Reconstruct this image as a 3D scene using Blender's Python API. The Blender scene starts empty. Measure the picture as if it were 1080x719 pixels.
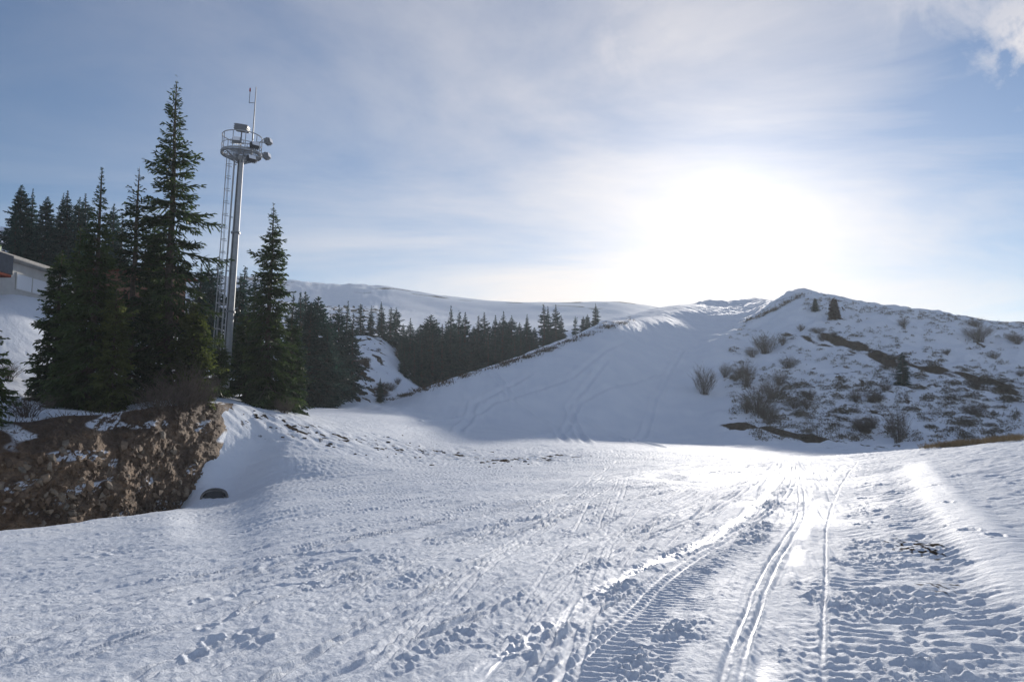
import bpy, math, random
import numpy as np
from mathutils import Vector, Matrix

R = math.radians
rng = np.random.default_rng(7)
random.seed(7)
S = bpy.context.scene
COL = S.collection

# ------------------------------------------------------------------ camera numbers
F = 800.0
W0, H0 = 1080.0, 719.0
HORIZ = 440.0
PITCH = math.atan((HORIZ - H0 / 2) / F)
CP, SP = math.cos(PITCH), math.sin(PITCH)
HAZE = .00045
VEIL_NEAR, VEIL_LOW, BACK_FILL_VEIL = .67, .44, .42
SKY_SAT, SKY_VAL, CLOUD, BACK_FILL_GAIN = 1.32, .53, 5.2, .8
G1, G2, G3 = 3.0, 1.6, .2
CAMZ = 2.0                      # eye height above the ground at the photographer (z=0)

def ray(px, py):
    u = (px - W0 / 2) / F; v = (H0 / 2 - py) / F
    return np.array([u, CP - v * SP, SP + v * CP])

def elev(py):                   # z/y ratio of an image row
    v = (H0 / 2 - py) / F
    return (SP + v * CP) / (CP - v * SP)

def pt(px, py, d):              # world point at forward distance d
    r = ray(px, py); r = r / r[1] * d
    return np.array([r[0], r[1], r[2] + CAMZ])

sr = ray(770, 240); sr = sr / np.linalg.norm(sr)
SUN_DIR = sr
SUN_EL = math.asin(sr[2]); SUN_AZ = math.atan2(sr[0], sr[1])

# ------------------------------------------------------------------ numpy noise
_perm = rng.permutation(4096)
_grad = rng.random(4096) * 2 * np.pi
_gx, _gy = np.cos(_grad).astype(np.float32), np.sin(_grad).astype(np.float32)

def _h(ix, iy):
    return _perm[(ix + _perm[iy & 4095]) & 4095]

def noise(x, y):
    x = np.asarray(x, dtype=np.float64); y = np.asarray(y, dtype=np.float64)
    x0 = np.floor(x).astype(np.int64); y0 = np.floor(y).astype(np.int64)
    fx = (x - x0).astype(np.float32); fy = (y - y0).astype(np.float32)
    u = fx * fx * fx * (fx * (fx * 6 - 15) + 10); v = fy * fy * fy * (fy * (fy * 6 - 15) + 10)
    def g(i, j, a, b):
        h = _h(i, j); return _gx[h] * a + _gy[h] * b
    a = g(x0, y0, fx, fy); b = g(x0 + 1, y0, fx - 1, fy)
    c = g(x0, y0 + 1, fx, fy - 1); d = g(x0 + 1, y0 + 1, fx - 1, fy - 1)
    return ((a + u * (b - a)) * (1 - v) + (c + u * (d - c)) * v) * 1.5

def fbm(x, y, o=4, g=0.5):
    s = 0; a = 1.0
    for k in range(o):
        s = s + a * noise(x + 17.3 * k, y - 9.1 * k); x = x * 2.03; y = y * 2.03; a *= g
    return s

def sstep(a, b, x):
    t = np.clip((x - a) / (b - a), 0, 1); return t * t * (3 - 2 * t)

def pchip_slopes(x, y):
    h = np.diff(x, axis=0); d = np.diff(y, axis=0) / h
    m = np.zeros_like(y)
    w1 = 2 * h[1:] + h[:-1]; w2 = h[1:] + 2 * h[:-1]
    ok = d[1:] * d[:-1] > 0
    with np.errstate(all='ignore'):
        mm = (w1 + w2) / (w1 / d[:-1] + w2 / d[1:])
    m[1:-1] = np.where(ok, mm, 0)
    m[0] = d[0]; m[-1] = d[-1]
    return m

def pchip(x, y, xq):
    x = np.asarray(x, float); y = np.asarray(y, float)
    xx = x.reshape((-1,) + (1,) * (y.ndim - 1))
    m = pchip_slopes(np.broadcast_to(xx, y.shape).copy(), y)
    i = np.clip(np.searchsorted(x, xq) - 1, 0, len(x) - 2)
    h = x[i + 1] - x[i]; t = np.clip((xq - x[i]) / h, 0, 1)
    if y.ndim > 1: h = h[:, None]; t = t[:, None]
    h00 = 2 * t**3 - 3 * t**2 + 1; h10 = t**3 - 2 * t**2 + t; h01 = -2 * t**3 + 3 * t**2; h11 = t**3 - t**2
    return h00 * y[i] + h10 * h * m[i] + h01 * y[i + 1] + h11 * h * m[i + 1]

# ------------------------------------------------------------------ terrain profile table
# every column: azimuth (pixel column at eye level), then features (forward distance, 'p' image row | 'z' height relative to the eye)
def Z(v): return ('z', v)
COLS = [
 (-400, [(1.5,Z(-2)),(5,Z(-2.08)),(9,Z(-2.35)),(13,Z(-2.8)),(16,Z(-3.1)),(17.6,Z(-4.1)),(20.2,Z(-.3)),(30,Z(3.5)),(50,Z(9)),(75,Z(13)),(110,Z(18)),(420,Z(76)),(900,Z(60))]),
 (0,    [(1.5,Z(-2)),(5,Z(-2.05)),(9,Z(-2.25)),(14,Z(-2.65)),(19.5,560),(21.8,Z(-4.1)),(25.0,452),(33,408),(45,308),(70,264),(120,250),(420,Z(76)),(900,Z(60))]),
 (120,  [(1.5,Z(-2)),(5,Z(-2.03)),(9,Z(-2.2)),(15,Z(-2.6)),(23,547),(25.2,Z(-4.0)),(28.4,440),(36,425),(50,360),(75,300),(120,290),(420,Z(74)),(900,Z(60))]),
 (190,  [(1.5,Z(-2)),(5,Z(-2.02)),(9,Z(-2.15)),(15,Z(-2.5)),(26.5,537),(28.6,Z(-3.8)),(31.3,432),(40,412),(55,375),(80,340),(130,328),(420,303),(900,Z(60))]),
 (216,  [(1.5,Z(-2)),(5,Z(-2.02)),(9,Z(-2.15)),(15,Z(-2.5)),(27.4,534),(29.6,506),(33.2,430),(41,414),(57,385),(82,350),(130,328),(420,303),(900,Z(60))]),
 (242,  [(1.5,Z(-2)),(5,Z(-2.02)),(9,Z(-2.15)),(15,Z(-2.5)),(28.3,529),(30.6,510),(34.8,428),(42,416),(60,395),(85,360),(130,328),(420,303),(900,Z(60))]),
 (300,  [(1.5,Z(-2)),(5,Z(-2.01)),(9,Z(-2.1)),(16,Z(-2.35)),(29,509),(33,476),(40,434),(55,434),(75,416),(95,372),(140,332),(420,306),(900,Z(60))]),
 (350,  [(1.5,Z(-2)),(5,Z(-2.01)),(9,Z(-2.1)),(16,Z(-2.3)),(28,509),(34,480),(42,447),(58,434),(78,421),(98,368),(150,336),(420,311),(900,Z(60))]),
 (400,  [(1.5,Z(-2)),(5,Z(-2.0)),(9,Z(-2.08)),(16,Z(-2.25)),(28,508),(35,486),(44,459),(62,437),(84,424),(104,364),(160,340),(420,312),(900,Z(60))]),
 (450,  [(1.5,Z(-2)),(5,Z(-2.0)),(9,Z(-2.06)),(16,Z(-2.22)),(28,506),(36,490),(48,466),(70,440),(88,407),(101,415),(160,360),(420,319),(900,Z(60))]),
 (520,  [(1.5,Z(-2)),(5,Z(-2.0)),(9,Z(-2.05)),(16,Z(-2.2)),(28,505),(38,489),(52,468),(71,449),(100,385),(114,398),(170,352),(420,326),(900,Z(60))]),
 (600,  [(1.5,Z(-2)),(5,Z(-2.0)),(9,Z(-2.05)),(16,Z(-2.2)),(29,503),(39,488),(55,469),(73,457),(115,358),(129,369),(180,345),(420,328),(900,Z(60))]),
 (660,  [(1.5,Z(-2)),(5,Z(-2.0)),(9,Z(-2.05)),(16,Z(-2.2)),(30,500),(40,487),(57,471),(75,462),(130,336),(150,342),(200,334),(420,327),(900,Z(60))]),
 (740,  [(1.5,Z(-2)),(5,Z(-2.0)),(9,Z(-2.04)),(16,Z(-2.15)),(32,496),(41,486),(58,473),(76,466),(135,346),(190,320),(235,328),(420,332),(900,Z(60))]),
 (800,  [(1.5,Z(-2)),(5,Z(-2.0)),(9,Z(-2.03)),(16,Z(-2.12)),(34,489),(43,483),(56,476),(73,465),(106,383),(150,329),(200,319),(420,332),(900,Z(60))]),
 (845,  [(1.5,Z(-2)),(5,Z(-2.0)),(9,Z(-2.02)),(16,Z(-2.08)),(37,483),(44,484),(55,478),(70,467),(105,375),(140,308),(180,330),(420,336),(900,Z(60))]),
 (900,  [(1.5,Z(-2)),(5,Z(-2.0)),(9,Z(-2.0)),(16,Z(-2.0)),(37,479),(44,484),(55,476),(68,470),(100,385),(135,317),(175,332),(420,340),(900,Z(60))]),
 (960,  [(1.5,Z(-2)),(5,Z(-2.0)),(9,Z(-1.96)),(16,Z(-1.82)),(35,473),(42,480),(52,479),(66,471),(98,390),(130,325),(170,338),(420,344),(900,Z(55))]),
 (1080, [(1.5,Z(-2)),(5,Z(-1.98)),(9,Z(-1.86)),(16,Z(-1.5)),(30,461),(37,468),(50,471),(64,469),(95,402),(125,341),(165,352),(420,352),(900,Z(50))]),
 (1500, [(1.5,Z(-2)),(5,Z(-1.95)),(9,Z(-1.7)),(16,Z(-1.0)),(28,Z(.6)),(36,Z(.2)),(48,Z(-.3)),(62,Z(-.3)),(92,Z(5)),(120,Z(13)),(160,Z(15)),(420,Z(40)),(900,Z(45))]),
]
for px, fs in COLS:
    f10, f11 = fs[10], fs[11]
    if isinstance(f11[1], tuple):
        z10 = f10[1][1] if isinstance(f10[1], tuple) else elev(f10[1]) * f10[0]
        fs.insert(11, (240, Z(max(z10 + 1, f11[1][1] / f11[0] * 240 - 6))))
    else: fs.insert(11, (240, f11[1] + 14))
th_c, lr_c, z_c = [], [], []
for px, fs in COLS:
    t = (px - W0 / 2) / F; th = math.atan(t)
    th_c.append(th)
    lr_c.append([math.log(d / math.cos(th)) for d, _ in fs])
    z_c.append([(v[1] if isinstance(v, tuple) else elev(v) * d) + CAMZ for d, v in fs])
base_r = [1.5,5,9,15,28,38,52,72,105,140,190,300,450,950]
for deg, amp in ((90, .6), (135, .25), (180, .12)):
    for s in (1, -1):
        if deg == 180 and s == -1: continue
        th_c.append(R(deg) * s); lr_c.append([math.log(r) for r in base_r])
        z_c.append([(v * amp) for v in (0,0,.2,.5,1.5,2.5,5,9,15,20,24,36,50,55)])
o = np.argsort(th_c); th_c = np.array(th_c)[o]; lr_c = np.array(lr_c)[o]; z_c = np.array(z_c)[o]
th_c = np.concatenate([[th_c[-1] - 2 * np.pi], th_c]); lr_c = np.vstack([lr_c[-1:], lr_c]); z_c = np.vstack([z_c[-1:], z_c])
NT, NR = 3600, 700
TH = np.linspace(-np.pi, np.pi, NT + 1)
LR0, LR1 = math.log(1.0), math.log(950.0)
LR = np.linspace(LR0, LR1, NR)
KF_LR = pchip(th_c, lr_c, TH); KF_Z = pchip(th_c, z_c, TH)
_k = np.hanning(27); _k /= _k.sum()
def _sm(a): return np.stack([np.convolve(np.concatenate([a[-14:-1, c], a[:, c], a[1:14, c]]), _k, 'valid') for c in range(a.shape[1])], 1)
KF_LR = _sm(KF_LR); KF_Z = _sm(KF_Z)
TAB = np.zeros((NT + 1, NR))
for j in range(NT + 1):
    TAB[j] = pchip(KF_LR[j], KF_Z[j], np.clip(LR, KF_LR[j][0], KF_LR[j][-1]))

_k2 = np.hanning(33); _k2 /= _k2.sum()
_tp = np.concatenate([TAB[-18:-1], TAB, TAB[1:18]]); TAB = sum(_k2[q] * _tp[17 - 16 + q:17 - 16 + q + NT + 1] for q in range(33))

def lookup(th, r):
    a = (th + np.pi) / (2 * np.pi) * NT
    b = (np.log(np.maximum(r, 1.0)) - LR0) / (LR1 - LR0) * (NR - 1)
    a = np.clip(a, 0, NT - 1e-6); b = np.clip(b, 0, NR - 1.000001)
    i = a.astype(int); j = b.astype(int); fa = a - i; fb = b - j
    return (TAB[i, j] * (1 - fa) + TAB[i + 1, j] * fa) * (1 - fb) + (TAB[i, j + 1] * (1 - fa) + TAB[i + 1, j + 1] * fa) * fb

def seg_dist(x, y, poly):
    best = np.full(np.shape(x), 1e9); par = np.zeros(np.shape(x)); n = len(poly) - 1
    for k in range(n):
        (ax, ay), (bx, by) = poly[k][:2], poly[k + 1][:2]
        dx, dy = bx - ax, by - ay; L = dx * dx + dy * dy + 1e-9
        t = np.clip(((x - ax) * dx + (y - ay) * dy) / L, 0, 1)
        d = np.hypot(x - ax - t * dx, y - ay - t * dy)
        m = d < best; best = np.where(m, d, best); par = np.where(m, (k + t) / n, par)
    return best, par

SPUR = [pt(775,452,76)[:2], pt(738,402,97)[:2], pt(762,365,120)[:2], pt(800,332,140)[:2], pt(845,308,143)[:2]]

def feature_r(th, k):
    return np.exp(np.interp(th, TH, KF_LR[:, k]))

def H(x, y):
    """ground height; medium relief included, fine tracks not"""
    x = np.asarray(x, float); y = np.asarray(y, float)
    r = np.hypot(x, y); th = np.arctan2(x, y)
    z = lookup(th, r)
    far = sstep(38, 80, r)
    z = z + 0.05 * noise(x / 3.1, y / 3.1) * sstep(4, 12, r) * (1 - far)
    hillm = sstep(60, 78, r) * sstep(0.22, 0.33, th)
    gul = sstep(62, 80, r) * sstep(-0.13, -0.2, th)
    hillm = hillm * (1 - sstep(150, 172, r))
    z = z + far * 0.25 * noise(x / 17, y / 17 + 5) + (hillm * .55 + gul * .6) * fbm(x / 7., y / 7., 4)
    z = z + sstep(200, 400, r) * .9 * fbm(x / 60, y / 60, 4)
    dsp, par = seg_dist(x, y, SPUR)
    z = z + 1.1 * np.exp(-(dsp / 3.5) ** 2) * (0.8 + .4 * noise(x / 4, y / 4))
    m = pt(752, 318, 186)
    z = z + 1.1 * np.exp(-(((x - m[0]) / 4.5) ** 2 + ((y - m[1]) / 6.) ** 2)) * (.8 + .6 * noise(x / 1.7, y / 1.7))
    return z

def Hs(x, y): return float(H(np.array([x]), np.array([y]))[0])

def hit(px, py, dmin=2.0, dmax=300.0):
    """where the sight line through a picture point meets the ground"""
    d = np.exp(np.linspace(math.log(dmin), math.log(dmax), 500))
    r = ray(px, py); r = r / r[1]
    z = r[2] * d + CAMZ; g = H(r[0] * d, d)
    i = np.argmax(z < g)
    if not (z < g).any(): i = len(d) - 1
    dd = d[i]
    if i > 0:
        e0 = z[i - 1] - g[i - 1]; e1 = z[i] - g[i]; w = min(1., max(0., e0 / (e0 - e1 + 1e-9))); dd = d[i - 1] + (d[i] - d[i - 1]) * w
    return np.array([r[0] * dd, dd, CAMZ + r[2] * dd])

# ------------------------------------------------------------------ mesh / object helpers
def mesh_np(name, v, faces, mats, attrs=None, smooth=True, midx=None):
    """faces: (n,4) or (n,3) int array, or list of such arrays"""
    me = bpy.data.meshes.new(name)
    if not isinstance(faces, list): faces = [faces]
    faces = [np.asarray(f, dtype=np.int32) for f in faces if len(f)]
    v = np.asarray(v, dtype=np.float32)
    nl = sum(f.size for f in faces); nf = sum(len(f) for f in faces)
    me.vertices.add(len(v)); me.vertices.foreach_set('co', v.ravel())
    me.loops.add(nl); me.loops.foreach_set('vertex_index', np.concatenate([f.ravel() for f in faces]))
    me.polygons.add(nf)
    tot = np.concatenate([np.full(len(f), f.shape[1], dtype=np.int32) for f in faces])
    st = np.concatenate([[0], np.cumsum(tot)[:-1]]).astype(np.int32)
    me.polygons.foreach_set('loop_start', st)
    me.polygons.foreach_set('use_smooth', np.full(nf, smooth))
    if midx is not None: me.polygons.foreach_set('material_index', np.asarray(midx, dtype=np.int32))
    me.update(calc_edges=True)
    for k, a in (attrs or {}).items():
        at = me.attributes.new(k, 'FLOAT', 'POINT'); at.data.foreach_set('value', np.asarray(a, dtype=np.float32))
    for m in (mats if isinstance(mats, (list, tuple)) else [mats]): me.materials.append(m)
    return me

def link(name, data, parent=None, label=None, cat=None, group=None, kind=None, loc=None):
    ob = bpy.data.objects.new(name, data); COL.objects.link(ob)
    if parent is not None: ob.parent = parent
    if loc is not None: ob.location = loc
    tag(ob, label, cat, group, kind)
    return ob

def tag(ob, label=None, cat=None, group=None, kind=None):
    if label: ob['label'] = label
    if cat: ob['category'] = cat
    if group: ob['group'] = group
    if kind: ob['kind'] = kind

def copy_tree(src, name=None, parent=None):
    c = src.copy(); COL.objects.link(c); c.parent = parent
    for ch in list(src.children): copy_tree(ch, None, c)
    return c

class MB:
    """collects boxes, bars and tubes into one mesh"""
    def __init__(s): s.v = []; s.q = []; s.n = 0
    def add(s, v, q):
        v = np.asarray(v, float); s.v.append(v); s.q += [tuple(int(i) + s.n for i in f) for f in q]; s.n += len(v)
    def box(s, c, size, rot=None, bev=0.0):
        sx, sy, sz = [a / 2 for a in size]; b = min(bev, sx * .9, sy * .9, sz * .9)
        if b <= 0:
            v = np.array([(x, y, z) for z in (-sz, sz) for x, y in ((-sx,-sy),(sx,-sy),(sx,sy),(-sx,sy))])
            q = [(3,2,1,0),(4,5,6,7),(0,1,5,4),(1,2,6,5),(2,3,7,6),(3,0,4,7)]
        else:
            v = []
            for z, ix in ((-sz, b), (-sz + b, 0), (sz - b, 0), (sz, b)):
                ring = []
                for cx, cy in ((-1,-1),(1,-1),(1,1),(-1,1)):
                    pts = [(cx*(sx-ix), cy*(sy-ix-b)), (cx*(sx-ix-b), cy*(sy-ix))]
                    if cx * cy < 0: pts = pts
                    else: pts = pts
                    if (cx, cy) in ((-1,-1),(1,1)): ring += pts
                    else: ring += pts[::-1]
                v += [(x, y, z) for x, y in ring]
            v = np.array(v); q = [tuple(range(7,-1,-1)), tuple(range(24,32))]
            for k in range(3):
                for j in range(8): q.append((k*8+j, k*8+(j+1)%8, k*8+8+(j+1)%8, k*8+8+j))
        if rot is not None: v = v @ np.array(rot).T
        s.add(v + np.asarray(c, float), q)
    def tube(s, path, r, n=6, caps=True):
        path = np.asarray(path, float); m = len(path)
        rr = np.broadcast_to(np.asarray(r, float), (m,))
        tang = np.gradient(path, axis=0); tang /= np.linalg.norm(tang, axis=1)[:, None] + 1e-12
        ref = np.array([0,0,1.]) if abs(tang[0][2]) < .9 else np.array([1.,0,0])
        vs = []
        for i in range(m):
            a = np.cross(tang[i], ref); a /= np.linalg.norm(a) + 1e-12; b = np.cross(tang[i], a)
            for k in range(n):
                an = 2*np.pi*k/n; vs.append(path[i] + rr[i]*(np.cos(an)*a + np.sin(an)*b))
        q = [(i*n+k, i*n+(k+1)%n, (i+1)*n+(k+1)%n, (i+1)*n+k) for i in range(m-1) for k in range(n)]
        if caps: q += [tuple(range(n))[::-1], tuple(range((m-1)*n, m*n))]
        s.add(vs, q)
    def ring(s, c, rad, r, n=28, a0=0, a1=2*np.pi):
        a = np.linspace(a0, a1, n + 1)
        s.tube([(c[0]+rad*np.cos(t), c[1]+rad*np.sin(t), c[2]) for t in a], r, 6)
    def build(s, name, mat, parent=None, smooth=False, **kw):
        me = bpy.data.meshes.new(name)
        me.from_pydata(np.concatenate(s.v).tolist(), [], s.q); me.materials.append(mat)
        if smooth: me.polygons.foreach_set('use_smooth', [True]*len(me.polygons))
        me.update()
        return link(name, me, parent, **kw)

def empty(name, loc, rz=0, **kw):
    ob = bpy.data.objects.new(name, None); COL.objects.link(ob)
    ob.location = loc; ob.rotation_euler = (0, 0, rz); ob.empty_display_size = .3
    tag(ob, **kw); return ob

# ------------------------------------------------------------------ materials
def mat(name):
    m = bpy.data.materials.new(name); m.use_nodes = True
    nt = m.node_tree; b = nt.nodes['Principled BSDF']
    return m, nt, b

def N(nt, t, **kw):
    n = nt.nodes.new(t)
    for k, v in kw.items():
        if k in n.inputs: n.inputs[k].default_value = v
        else: setattr(n, k, v)
    return n

def ramp(nt, src, stops):
    r = nt.nodes.new('ShaderNodeValToRGB'); e = r.color_ramp.elements
    while len(e) < len(stops): e.new(0.5)
    for el, (p, c) in zip(e, stops):
        el.position = p; el.color = (*c, 1) if len(c) == 3 else c
    nt.links.new(src, r.inputs[0]); return r

def mixc(nt, fac, a, b):
    m = nt.nodes.new('ShaderNodeMix'); m.data_type = 'RGBA'
    for s, v in ((0, fac), (6, a), (7, b)):
        if hasattr(v, 'links') or hasattr(v, 'is_linked'): nt.links.new(v, m.inputs[s])
        else: m.inputs[s].default_value = v if s == 0 else (*v, 1)
    return m.outputs[2]

def math_n(nt, op, a, b=None, clamp=False):
    m = nt.nodes.new('ShaderNodeMath'); m.operation = op; m.use_clamp = clamp
    for i, v in enumerate((a, b)):
        if v is None: continue
        if hasattr(v, 'is_linked'): nt.links.new(v, m.inputs[i])
        else: m.inputs[i].default_value = v
    return m.outputs[0]

def simple(name, col, rough=.6, metal=0, var=.25, scale=6, bump=0.0):
    m, nt, b = mat(name)
    tc = N(nt, 'ShaderNodeTexCoord')
    nz = N(nt, 'ShaderNodeTexNoise', Scale=scale, Detail=5.0); nt.links.new(tc.outputs['Object'], nz.inputs['Vector'])
    lo = tuple(c * (1 - var) for c in col); hi = tuple(min(1, c * (1 + var)) for c in col)
    rp = ramp(nt, nz.outputs['Fac'], [(.3, lo), (.7, hi)])
    nt.links.new(rp.outputs[0], b.inputs['Base Color'])
    b.inputs['Roughness'].default_value = rough; b.inputs['Metallic'].default_value = metal
    if rough > .9: b.inputs['Specular IOR Level'].default_value = .08
    if bump:
        bp = N(nt, 'ShaderNodeBump', Strength=.6, Distance=bump); nt.links.new(nz.outputs['Fac'], bp.inputs['Height'])
        nt.links.new(bp.outputs[0], b.inputs['Normal'])
    return m

def snow_mat(name, bump_amt=1.0):
    m, nt, b = mat(name); L = nt.links.new
    tc = N(nt, 'ShaderNodeTexCoord')
    dirt = N(nt, 'ShaderNodeAttribute', attribute_name='dirt'); ice = N(nt, 'ShaderNodeAttribute', attribute_name='ice')
    n1 = N(nt, 'ShaderNodeTexNoise', Scale=.35, Detail=4.0); L(tc.outputs['Object'], n1.inputs['Vector'])
    n2 = N(nt, 'ShaderNodeTexNoise', Scale=34., Detail=6.0, Roughness=.65); L(tc.outputs['Object'], n2.inputs['Vector'])
    n3 = N(nt, 'ShaderNodeTexNoise', Scale=4.5, Detail=6.0, Roughness=.65); L(tc.outputs['Object'], n3.inputs['Vector'])
    sc = ramp(nt, n1.outputs['Fac'], [(.3, (.76, .80, .86)), (.7, (.83, .86, .90))])
    dc = ramp(nt, n3.outputs['Fac'], [(.3, (.04, .03, .022)), (.55, (.085, .062, .042)), (.75, (.16, .12, .078))])
    f = math_n(nt, 'SUBTRACT', math_n(nt, 'MULTIPLY', dirt.outputs['Fac'], 1.9), n3.outputs['Fac'])
    f = math_n(nt, 'MULTIPLY', f, 4.0, True)
    L(mixc(nt, f, sc.outputs[0], dc.outputs[0]), b.inputs['Base Color'])
    rg = math_n(nt, 'SUBTRACT', .72, math_n(nt, 'MULTIPLY', ice.outputs['Fac'], .30))
    rg = math_n(nt, 'ADD', rg, math_n(nt, 'MULTIPLY', f, .3), True)
    L(rg, b.inputs['Roughness'])
    sp = math_n(nt, 'SUBTRACT', math_n(nt, 'ADD', .06, math_n(nt, 'MULTIPLY', ice.outputs['Fac'], .15)), math_n(nt, 'MULTIPLY', f, .35), True)
    L(sp, b.inputs['Specular IOR Level'])
    hmix = math_n(nt, 'ADD', math_n(nt, 'MULTIPLY', n2.outputs['Fac'], .35), n3.outputs['Fac'])
    inv = math_n(nt, 'SUBTRACT', 1.0, math_n(nt, 'MULTIPLY', ice.outputs['Fac'], .75))
    bp = N(nt, 'ShaderNodeBump', Distance=.05 * bump_amt)
    L(math_n(nt, 'MULTIPLY', inv, .9), bp.inputs['Strength']); L(hmix, bp.inputs['Height'])
    L(bp.outputs[0], b.inputs['Normal'])
    return m

def needle_mat(name, dark, light, transl=.35):
    m, nt, b = mat(name); L = nt.links.new
    tc = N(nt, 'ShaderNodeTexCoord')
    nz = N(nt, 'ShaderNodeTexNoise', Scale=1.3, Detail=4.0); L(tc.outputs['Object'], nz.inputs['Vector'])
    oi = N(nt, 'ShaderNodeObjectInfo')
    fac = math_n(nt, 'ADD', nz.outputs['Fac'], math_n(nt, 'MULTIPLY', math_n(nt, 'SUBTRACT', oi.outputs['Random'], .5), .25))
    rp = ramp(nt, fac, [(.32, dark), (.68, light)])
    L(rp.outputs[0], b.inputs['Base Color']); b.inputs['Roughness'].default_value = .55
    b.inputs['Specular IOR Level'].default_value = .3
    t = N(nt, 'ShaderNodeBsdfTranslucent')
    hs = N(nt, 'ShaderNodeHueSaturation', Value=1.5, Saturation=1.15); L(rp.outputs[0], hs.inputs['Color']); L(hs.outputs[0], t.inputs['Color'])
    mx = N(nt, 'ShaderNodeMixShader', Fac=transl); L(b.outputs[0], mx.inputs[1]); L(t.outputs[0], mx.inputs[2])
    L(mx.outputs[0], nt.nodes['Material Output'].inputs['Surface'])
    return m

def rock_mat():
    m, nt, b = mat('rock'); L = nt.links.new
    tc = N(nt, 'ShaderNodeTexCoord'); geo = N(nt, 'ShaderNodeNewGeometry')
    n1 = N(nt, 'ShaderNodeTexNoise', Scale=.9, Detail=7.0, Roughness=.65); L(tc.outputs['Object'], n1.inputs['Vector'])
    n2 = N(nt, 'ShaderNodeTexNoise', Scale=7., Detail=6.0, Roughness=.7); L(tc.outputs['Object'], n2.inputs['Vector'])
    vo = N(nt, 'ShaderNodeTexVoronoi', Scale=2.4); vo.feature = 'DISTANCE_TO_EDGE'
    mp = N(nt, 'ShaderNodeMapping'); mp.inputs['Rotation'].default_value = (.2, .5, .3); mp.inputs['Scale'].default_value = (1, 1, .5)
    L(tc.outputs['Object'], mp.inputs['Vector']); L(mp.outputs[0], vo.inputs['Vector'])
    c = ramp(nt, n1.outputs['Fac'], [(.3, (.09, .055, .032)), (.45, (.20, .13, .078)), (.58, (.33, .235, .15)), (.72, (.19, .15, .105))])
    c2 = ramp(nt, n2.outputs['Fac'], [(.35, (.45, .4, .36)), (.65, (1, 1, 1))])
    mm = nt.nodes.new('ShaderNodeMix'); mm.data_type = 'RGBA'; mm.blend_type = 'MULTIPLY'; mm.inputs[0].default_value = .8
    L(c.outputs[0], mm.inputs[6]); L(c2.outputs[0], mm.inputs[7])
    tone = N(nt, 'ShaderNodeAttribute', attribute_name='tone')
    tr_ = ramp(nt, tone.outputs['Fac'], [(.0, (.32, .28, .26)), (.4, (.75, .72, .70)), (.85, (1.25, 1.22, 1.2))])
    m2 = nt.nodes.new('ShaderNodeMix'); m2.data_type = 'RGBA'; m2.blend_type = 'MULTIPLY'; m2.inputs[0].default_value = 1.0
    L(mm.outputs[2], m2.inputs[6]); L(tr_.outputs[0], m2.inputs[7]); mm = m2
    earth = N(nt, 'ShaderNodeAttribute', attribute_name='earth')
    ec = ramp(nt, n2.outputs['Fac'], [(.3, (.05, .03, .018)), (.7, (.14, .085, .05))])
    c3 = mixc(nt, earth.outputs['Fac'], mm.outputs[2], ec.outputs[0])
    sn = N(nt, 'ShaderNodeAttribute', attribute_name='snow')
    L(mixc(nt, sn.outputs['Fac'], c3, (.82, .85, .9)), b.inputs['Base Color'])
    b.inputs['Roughness'].default_value = .85
    bp = N(nt, 'ShaderNodeBump', Strength=.9, Distance=.08)
    hh = math_n(nt, 'MULTIPLY', n2.outputs['Fac'], 1.6)
    L(hh, bp.inputs['Height']); L(bp.outputs[0], b.inputs['Normal'])
    return m

M = {}
M['snow'] = snow_mat('snow')
M['needle'] = needle_mat('spruce_needles', (.018, .034, .015), (.075, .105, .036))
M['needle_sunlit'] = needle_mat('sunlit_spruce_needles', (.045, .062, .02), (.13, .145, .05), .5)  # lighter olive copy of the needles, sunlight put into the colour
M['needle_far'] = needle_mat('far_spruce_needles', (.012, .036, .028), (.034, .082, .062), .25)
M['needle_rust'] = needle_mat('rusty_spruce_needles', (.07, .035, .022), (.13, .065, .04), .2)
M['bark'] = simple('bark', (.085, .065, .05), .9, 0, .4, 12, .03)
M['twig'] = simple('twig_bark', (.10, .075, .058), .9, 0, .35, 8)
M['twig_dark'] = simple('dark_twig_bark', (.10, .075, .055), .9, 0, .35, 8)
M['juniper'] = needle_mat('juniper_leaves', (.07, .06, .042), (.16, .13, .09), .15)
M['grass'] = simple('dry_grass', (.26, .18, .085), .85, 0, .4, 3)
M['clod'] = simple('earth_clod', (.085, .058, .036), .95, 0, .4, 9, .03)
M['rock'] = rock_mat()
def stone_mat():
    m, nt, b = mat('stone'); L = nt.links.new
    tc = N(nt, 'ShaderNodeTexCoord'); geo = N(nt, 'ShaderNodeNewGeometry')
    n2 = N(nt, 'ShaderNodeTexNoise', Scale=9., Detail=6.0, Roughness=.7); L(tc.outputs['Object'], n2.inputs['Vector'])
    c = ramp(nt, geo.outputs['Random Per Island'], [(.0, (.11, .07, .043)), (.35, (.22, .15, .095)), (.7, (.33, .25, .17)), (1., (.22, .19, .15))])
    c2 = ramp(nt, n2.outputs['Fac'], [(.3, (.5, .46, .42)), (.65, (1, 1, 1))])
    mm = nt.nodes.new('ShaderNodeMix'); mm.data_type = 'RGBA'; mm.blend_type = 'MULTIPLY'; mm.inputs[0].default_value = .9
    L(c.outputs[0], mm.inputs[6]); L(c2.outputs[0], mm.inputs[7]); L(mm.outputs[2], b.inputs['Base Color']); b.inputs['Roughness'].default_value = .85
    bp = N(nt, 'ShaderNodeBump', Strength=.8, Distance=.05); L(n2.outputs['Fac'], bp.inputs['Height']); L(bp.outputs[0], b.inputs['Normal'])
    return m
M['stone'] = stone_mat()
M['steel'] = simple('galvanised_steel', (.36, .375, .39), .6, .15, .12, 5)
M['steel_dark'] = simple('weathered_steel', (.20, .21, .22), .5, .5, .2, 7)
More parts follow.
